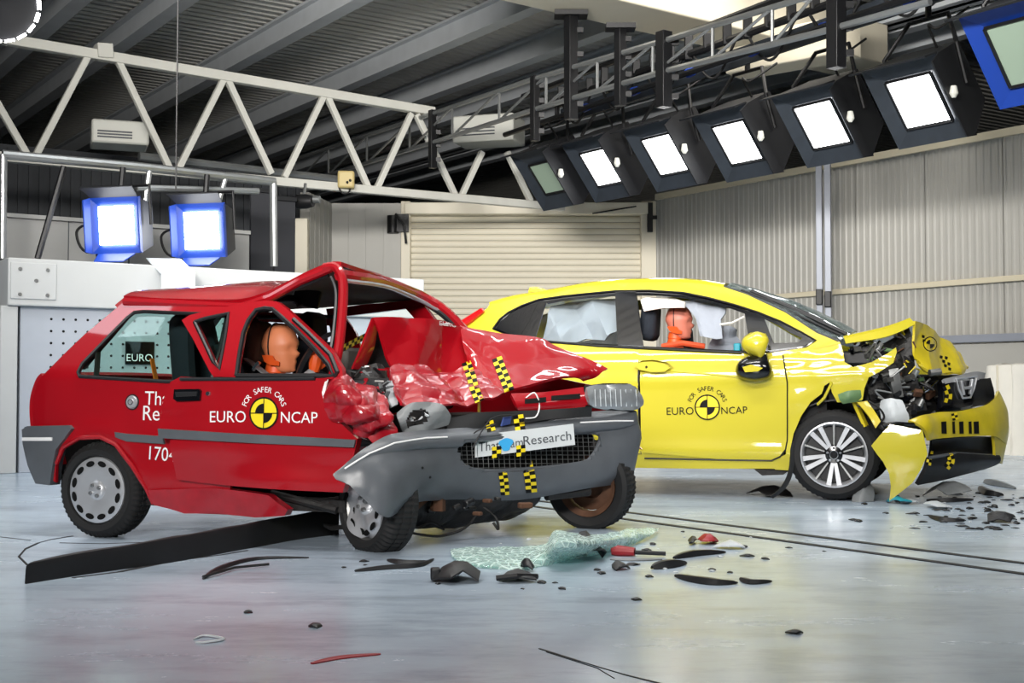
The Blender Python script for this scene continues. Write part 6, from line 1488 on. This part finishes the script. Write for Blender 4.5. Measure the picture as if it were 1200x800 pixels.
strip_thing([(790, 655), (815, 651), (850, 648)], 'trim_strip', 'straight black strip behind the bent one, right of the windscreen sheet', 'trim_black', .05, .03)
strip_thing([(764, 667), (782, 665), (804, 661)], 'hinge_piece', 'stubby black hinge piece with a prong between two strips', 'dark_plastic', .06, .04)
t = place(735, 650, 'red_handle_rod', 'dark red grip on a thin black rod beside the windscreen sheet', 'debris')
O = t.location.copy(); MB().tube([at_z(716, 651) - O + UP * .02, at_z(724, 651) - O + UP * .024, at_z(744, 652) - O + UP * .022], [.016, .026, .02], 10).build('grip', 'hose_red', t); MB().tube([at_z(744, 652) - O + UP * .02, at_z(780, 652) - O + UP * .014], .010, 8).build('rod', 'trim_black', t)
strip_thing([(715, 656), (740, 657), (776, 656)], 'trim_strip', 'slim grey strip under the red handled rod', 'shard_grey', .03, .01)
shard_thing(690, 655, 'broken_bracket', 'jagged black fragment leaning on the windscreen sheet', 'dark_plastic', 34, 18, .09, .4, 8)
shard_thing(727, 667, 'broken_bracket', 'small black lump below the red handled rod', 'trim_black', 24, 9, .04, .0, 9)
shard_thing(830, 637, 'red_fragment', 'red and black lamp fragment beside a white scrap', 'hose_red', 26, 10, .05, -.2, 4)
shard_thing(812, 637, 'broken_bracket', 'black end of the red lamp fragment', 'trim_black', 14, 8, .04, -.2, 14)
t = shard_thing(856, 642, 'white_scrap', 'white torn plastic scrap beside the red lamp fragment', 'shard_white', 40, 10, .035, .3, 6)
shard_thing(618, 668, 'black_chip', 'black chip between the mirror shell and the windscreen sheet', 'trim_black', 15, 9, .04, .3, 7)
strip_thing([(227, 750), (240, 746), (262, 750), (240, 754), (229, 753)], 'white_loop', 'pale clear plastic loop on the floor, lower left', 'shard_white', .012, .006)
strip_thing([(365, 778), (400, 771), (446, 767)], 'red_scrape', 'flat dark red scrap near the bottom edge', 'hose_red', .03, .004)
# shattered windscreen draped on the floor
P0 = at_z(645, 655); ws = thing('shattered_windscreen', 'crumpled sheet of pale green shattered windscreen glass on the floor', 'glass'); ws.location = P0
def wv(px, py, z): return at_z(px, py, z) - P0
rows = [[wv(528, 646, .004), wv(570, 642, .006), wv(610, 641, .01), wv(640, 638, .03), wv(652, 622, .10), wv(690, 626, .09), wv(730, 622, .07), wv(772, 619, .02)],
        [wv(530, 652, .012), wv(572, 652, .02), wv(612, 652, .02), wv(638, 647, .05), wv(655, 636, .12), wv(692, 636, .10), wv(730, 630, .06), wv(764, 626, .02)],
        [wv(540, 660, .01), wv(575, 661, .018), wv(612, 661, .014), wv(636, 655, .03), wv(652, 648, .06), wv(690, 644, .05), wv(722, 639, .03), wv(752, 632, .01)],
        [wv(555, 664, .003), wv(578, 666, .003), wv(612, 667, .003), wv(638, 662, .003), wv(656, 657, .003), wv(690, 650, .003), wv(718, 644, .003), wv(744, 637, .003)]]
sheet('glass_sheet', rows, 'glass_shatter', ws, th=.006, ku=8, kv=8, amp=.012, sc=9, seed=4, sharp=25)
# pieces near the yellow car
t = shard_thing(903, 581, 'torn_undertray', 'torn black undertray piece under the yellow door', 'engine_dark', 55, 10, .06, .0, 3)
t = place(1012, 587, 'lamp_shell_fragment', 'grey curved lamp shell fragment standing against the alloy wheel', 'debris'); O = t.location.copy()
sheet('shell', [[at_d(998, 588, O.y - .05) - O, at_d(1010, 588, O.y - .09) - O, at_d(1024, 587, O.y - .04) - O], [at_d(1000, 578, O.y) - O, at_d(1011, 576, O.y - .05) - O, at_d(1025, 576, O.y) - O], [at_d(1004, 569, O.y + .03) - O, at_d(1014, 566, O.y) - O, at_d(1022, 567, O.y + .03) - O]], 'shard_grey', t, th=.008, amp=.01, sc=14)
shard_thing(1053, 590, 'teal_scrap', 'small teal plastic scrap under the torn yellow bumper', 'shard_teal', 18, 8, .04, .5, 3)
shard_thing(1066, 590, 'white_scrap', 'small white scrap beside the teal one', 'shard_white', 16, 7, .03, .2, 5)
t = shard_thing(1113, 582, 'lamp_shell_fragment', 'pale grey lamp shell lying under the yellow bumper', 'shard_grey', 54, 14, .09, .0, 6)
strip_thing([(1086, 587), (1113, 588), (1140, 586)], 'trim_strip', 'black edging strip in front of the pale lamp shell', 'trim_black', .06, .03)
shard_thing(1098, 595, 'white_scrap', 'flat heap of clear splinters under the yellow bumper', 'shard_white', 34, 9, .03, .1, 8)
strip_thing([(1148, 572), (1158, 580), (1176, 581)], 'trim_strip', 'bent black strip right of the pale lamp shell', 'trim_black', .07, .05)
strip_thing([(1154, 565), (1164, 568), (1190, 573)], 'trim_strip', 'black and silver strip lying furthest right behind the bumper', 'shard_grey', .07, .05)
strip_thing([(1090, 606), (1106, 611), (1130, 611)], 'trim_strip', 'thin black splinter in front of the clear splinters', 'trim_black', .05, .03)
shard_thing(1172, 611, 'rubble_heap', 'small black rubble heap at the right edge of the floor', 'engine_dark', 40, 10, .07, .0, 12)
# small crumbs: nothing tells one from the next
crumb = lump(None, 'plastic_crumb', 'trim_black', (.05, .04, .018), 3, n=7); tag(crumb, 'tiny black plastic crumb scattered on the floor in front of the red car', 'crumb', 'crumbs in front of the red car')
spots = [(403, 665), (427, 658), (428, 662), (513, 684), (634, 683), (650, 683), (658, 690), (612, 690), (597, 662), (590, 665), (705, 672), (757, 645), (765, 638), (800, 623), (834, 668), (855, 671), (896, 655), (875, 652), (290, 718), (369, 734), (760, 676), (700, 668), (742, 662), (872, 641), (924, 642), (966, 646), (745, 703), (930, 742)]
for i, s in enumerate(spots):
    c = crumb if i == 0 else crumb.copy()
    if i: col.objects.link(c)
    c.location = at_z(*s); k = rnd.uniform(.4, 1.2); c.scale = (k * rnd.uniform(.7, 1.5), k, k * .6); c.rotation_euler = (0, 0, rnd.uniform(0, 3))
cr2_ = crumb.copy(); col.objects.link(cr2_); tag(cr2_, 'tiny black crumb strewn on the floor round the wrecked yellow nose', 'crumb', 'crumbs round the yellow nose')
for i in range(95):
    c = cr2_ if i == 0 else cr2_.copy()
    if i: col.objects.link(c)
    px = 1200 - abs(rnd.gauss(0, 70)) if i % 3 else rnd.uniform(985, 1200)
    c.location = at_z(px, rnd.uniform(578, 622)); k = rnd.uniform(.35, 1.3); c.scale = (k * rnd.uniform(.7, 2.2), k, k * .6); c.rotation_euler = (0, 0, rnd.uniform(0, 3))
wc2 = crumb.copy(); wc2.data = crumb.data.copy(); wc2.data.materials[0] = M['shard_white']; col.objects.link(wc2); tag(wc2, 'tiny pale glass splinter lying among the debris', 'splinter', 'pale splinters on the floor')
for i in range(46):
    c = wc2 if i == 0 else wc2.copy()
    if i: col.objects.link(c)
    if i % 2: p = (rnd.uniform(560, 900), rnd.uniform(628, 672))
    else: p = (rnd.uniform(1040, 1200), rnd.uniform(580, 620))
    c.location = at_z(*p); k = rnd.uniform(.3, .8); c.scale = (k, k, k * .5); c.rotation_euler = (0, 0, rnd.uniform(0, 3))
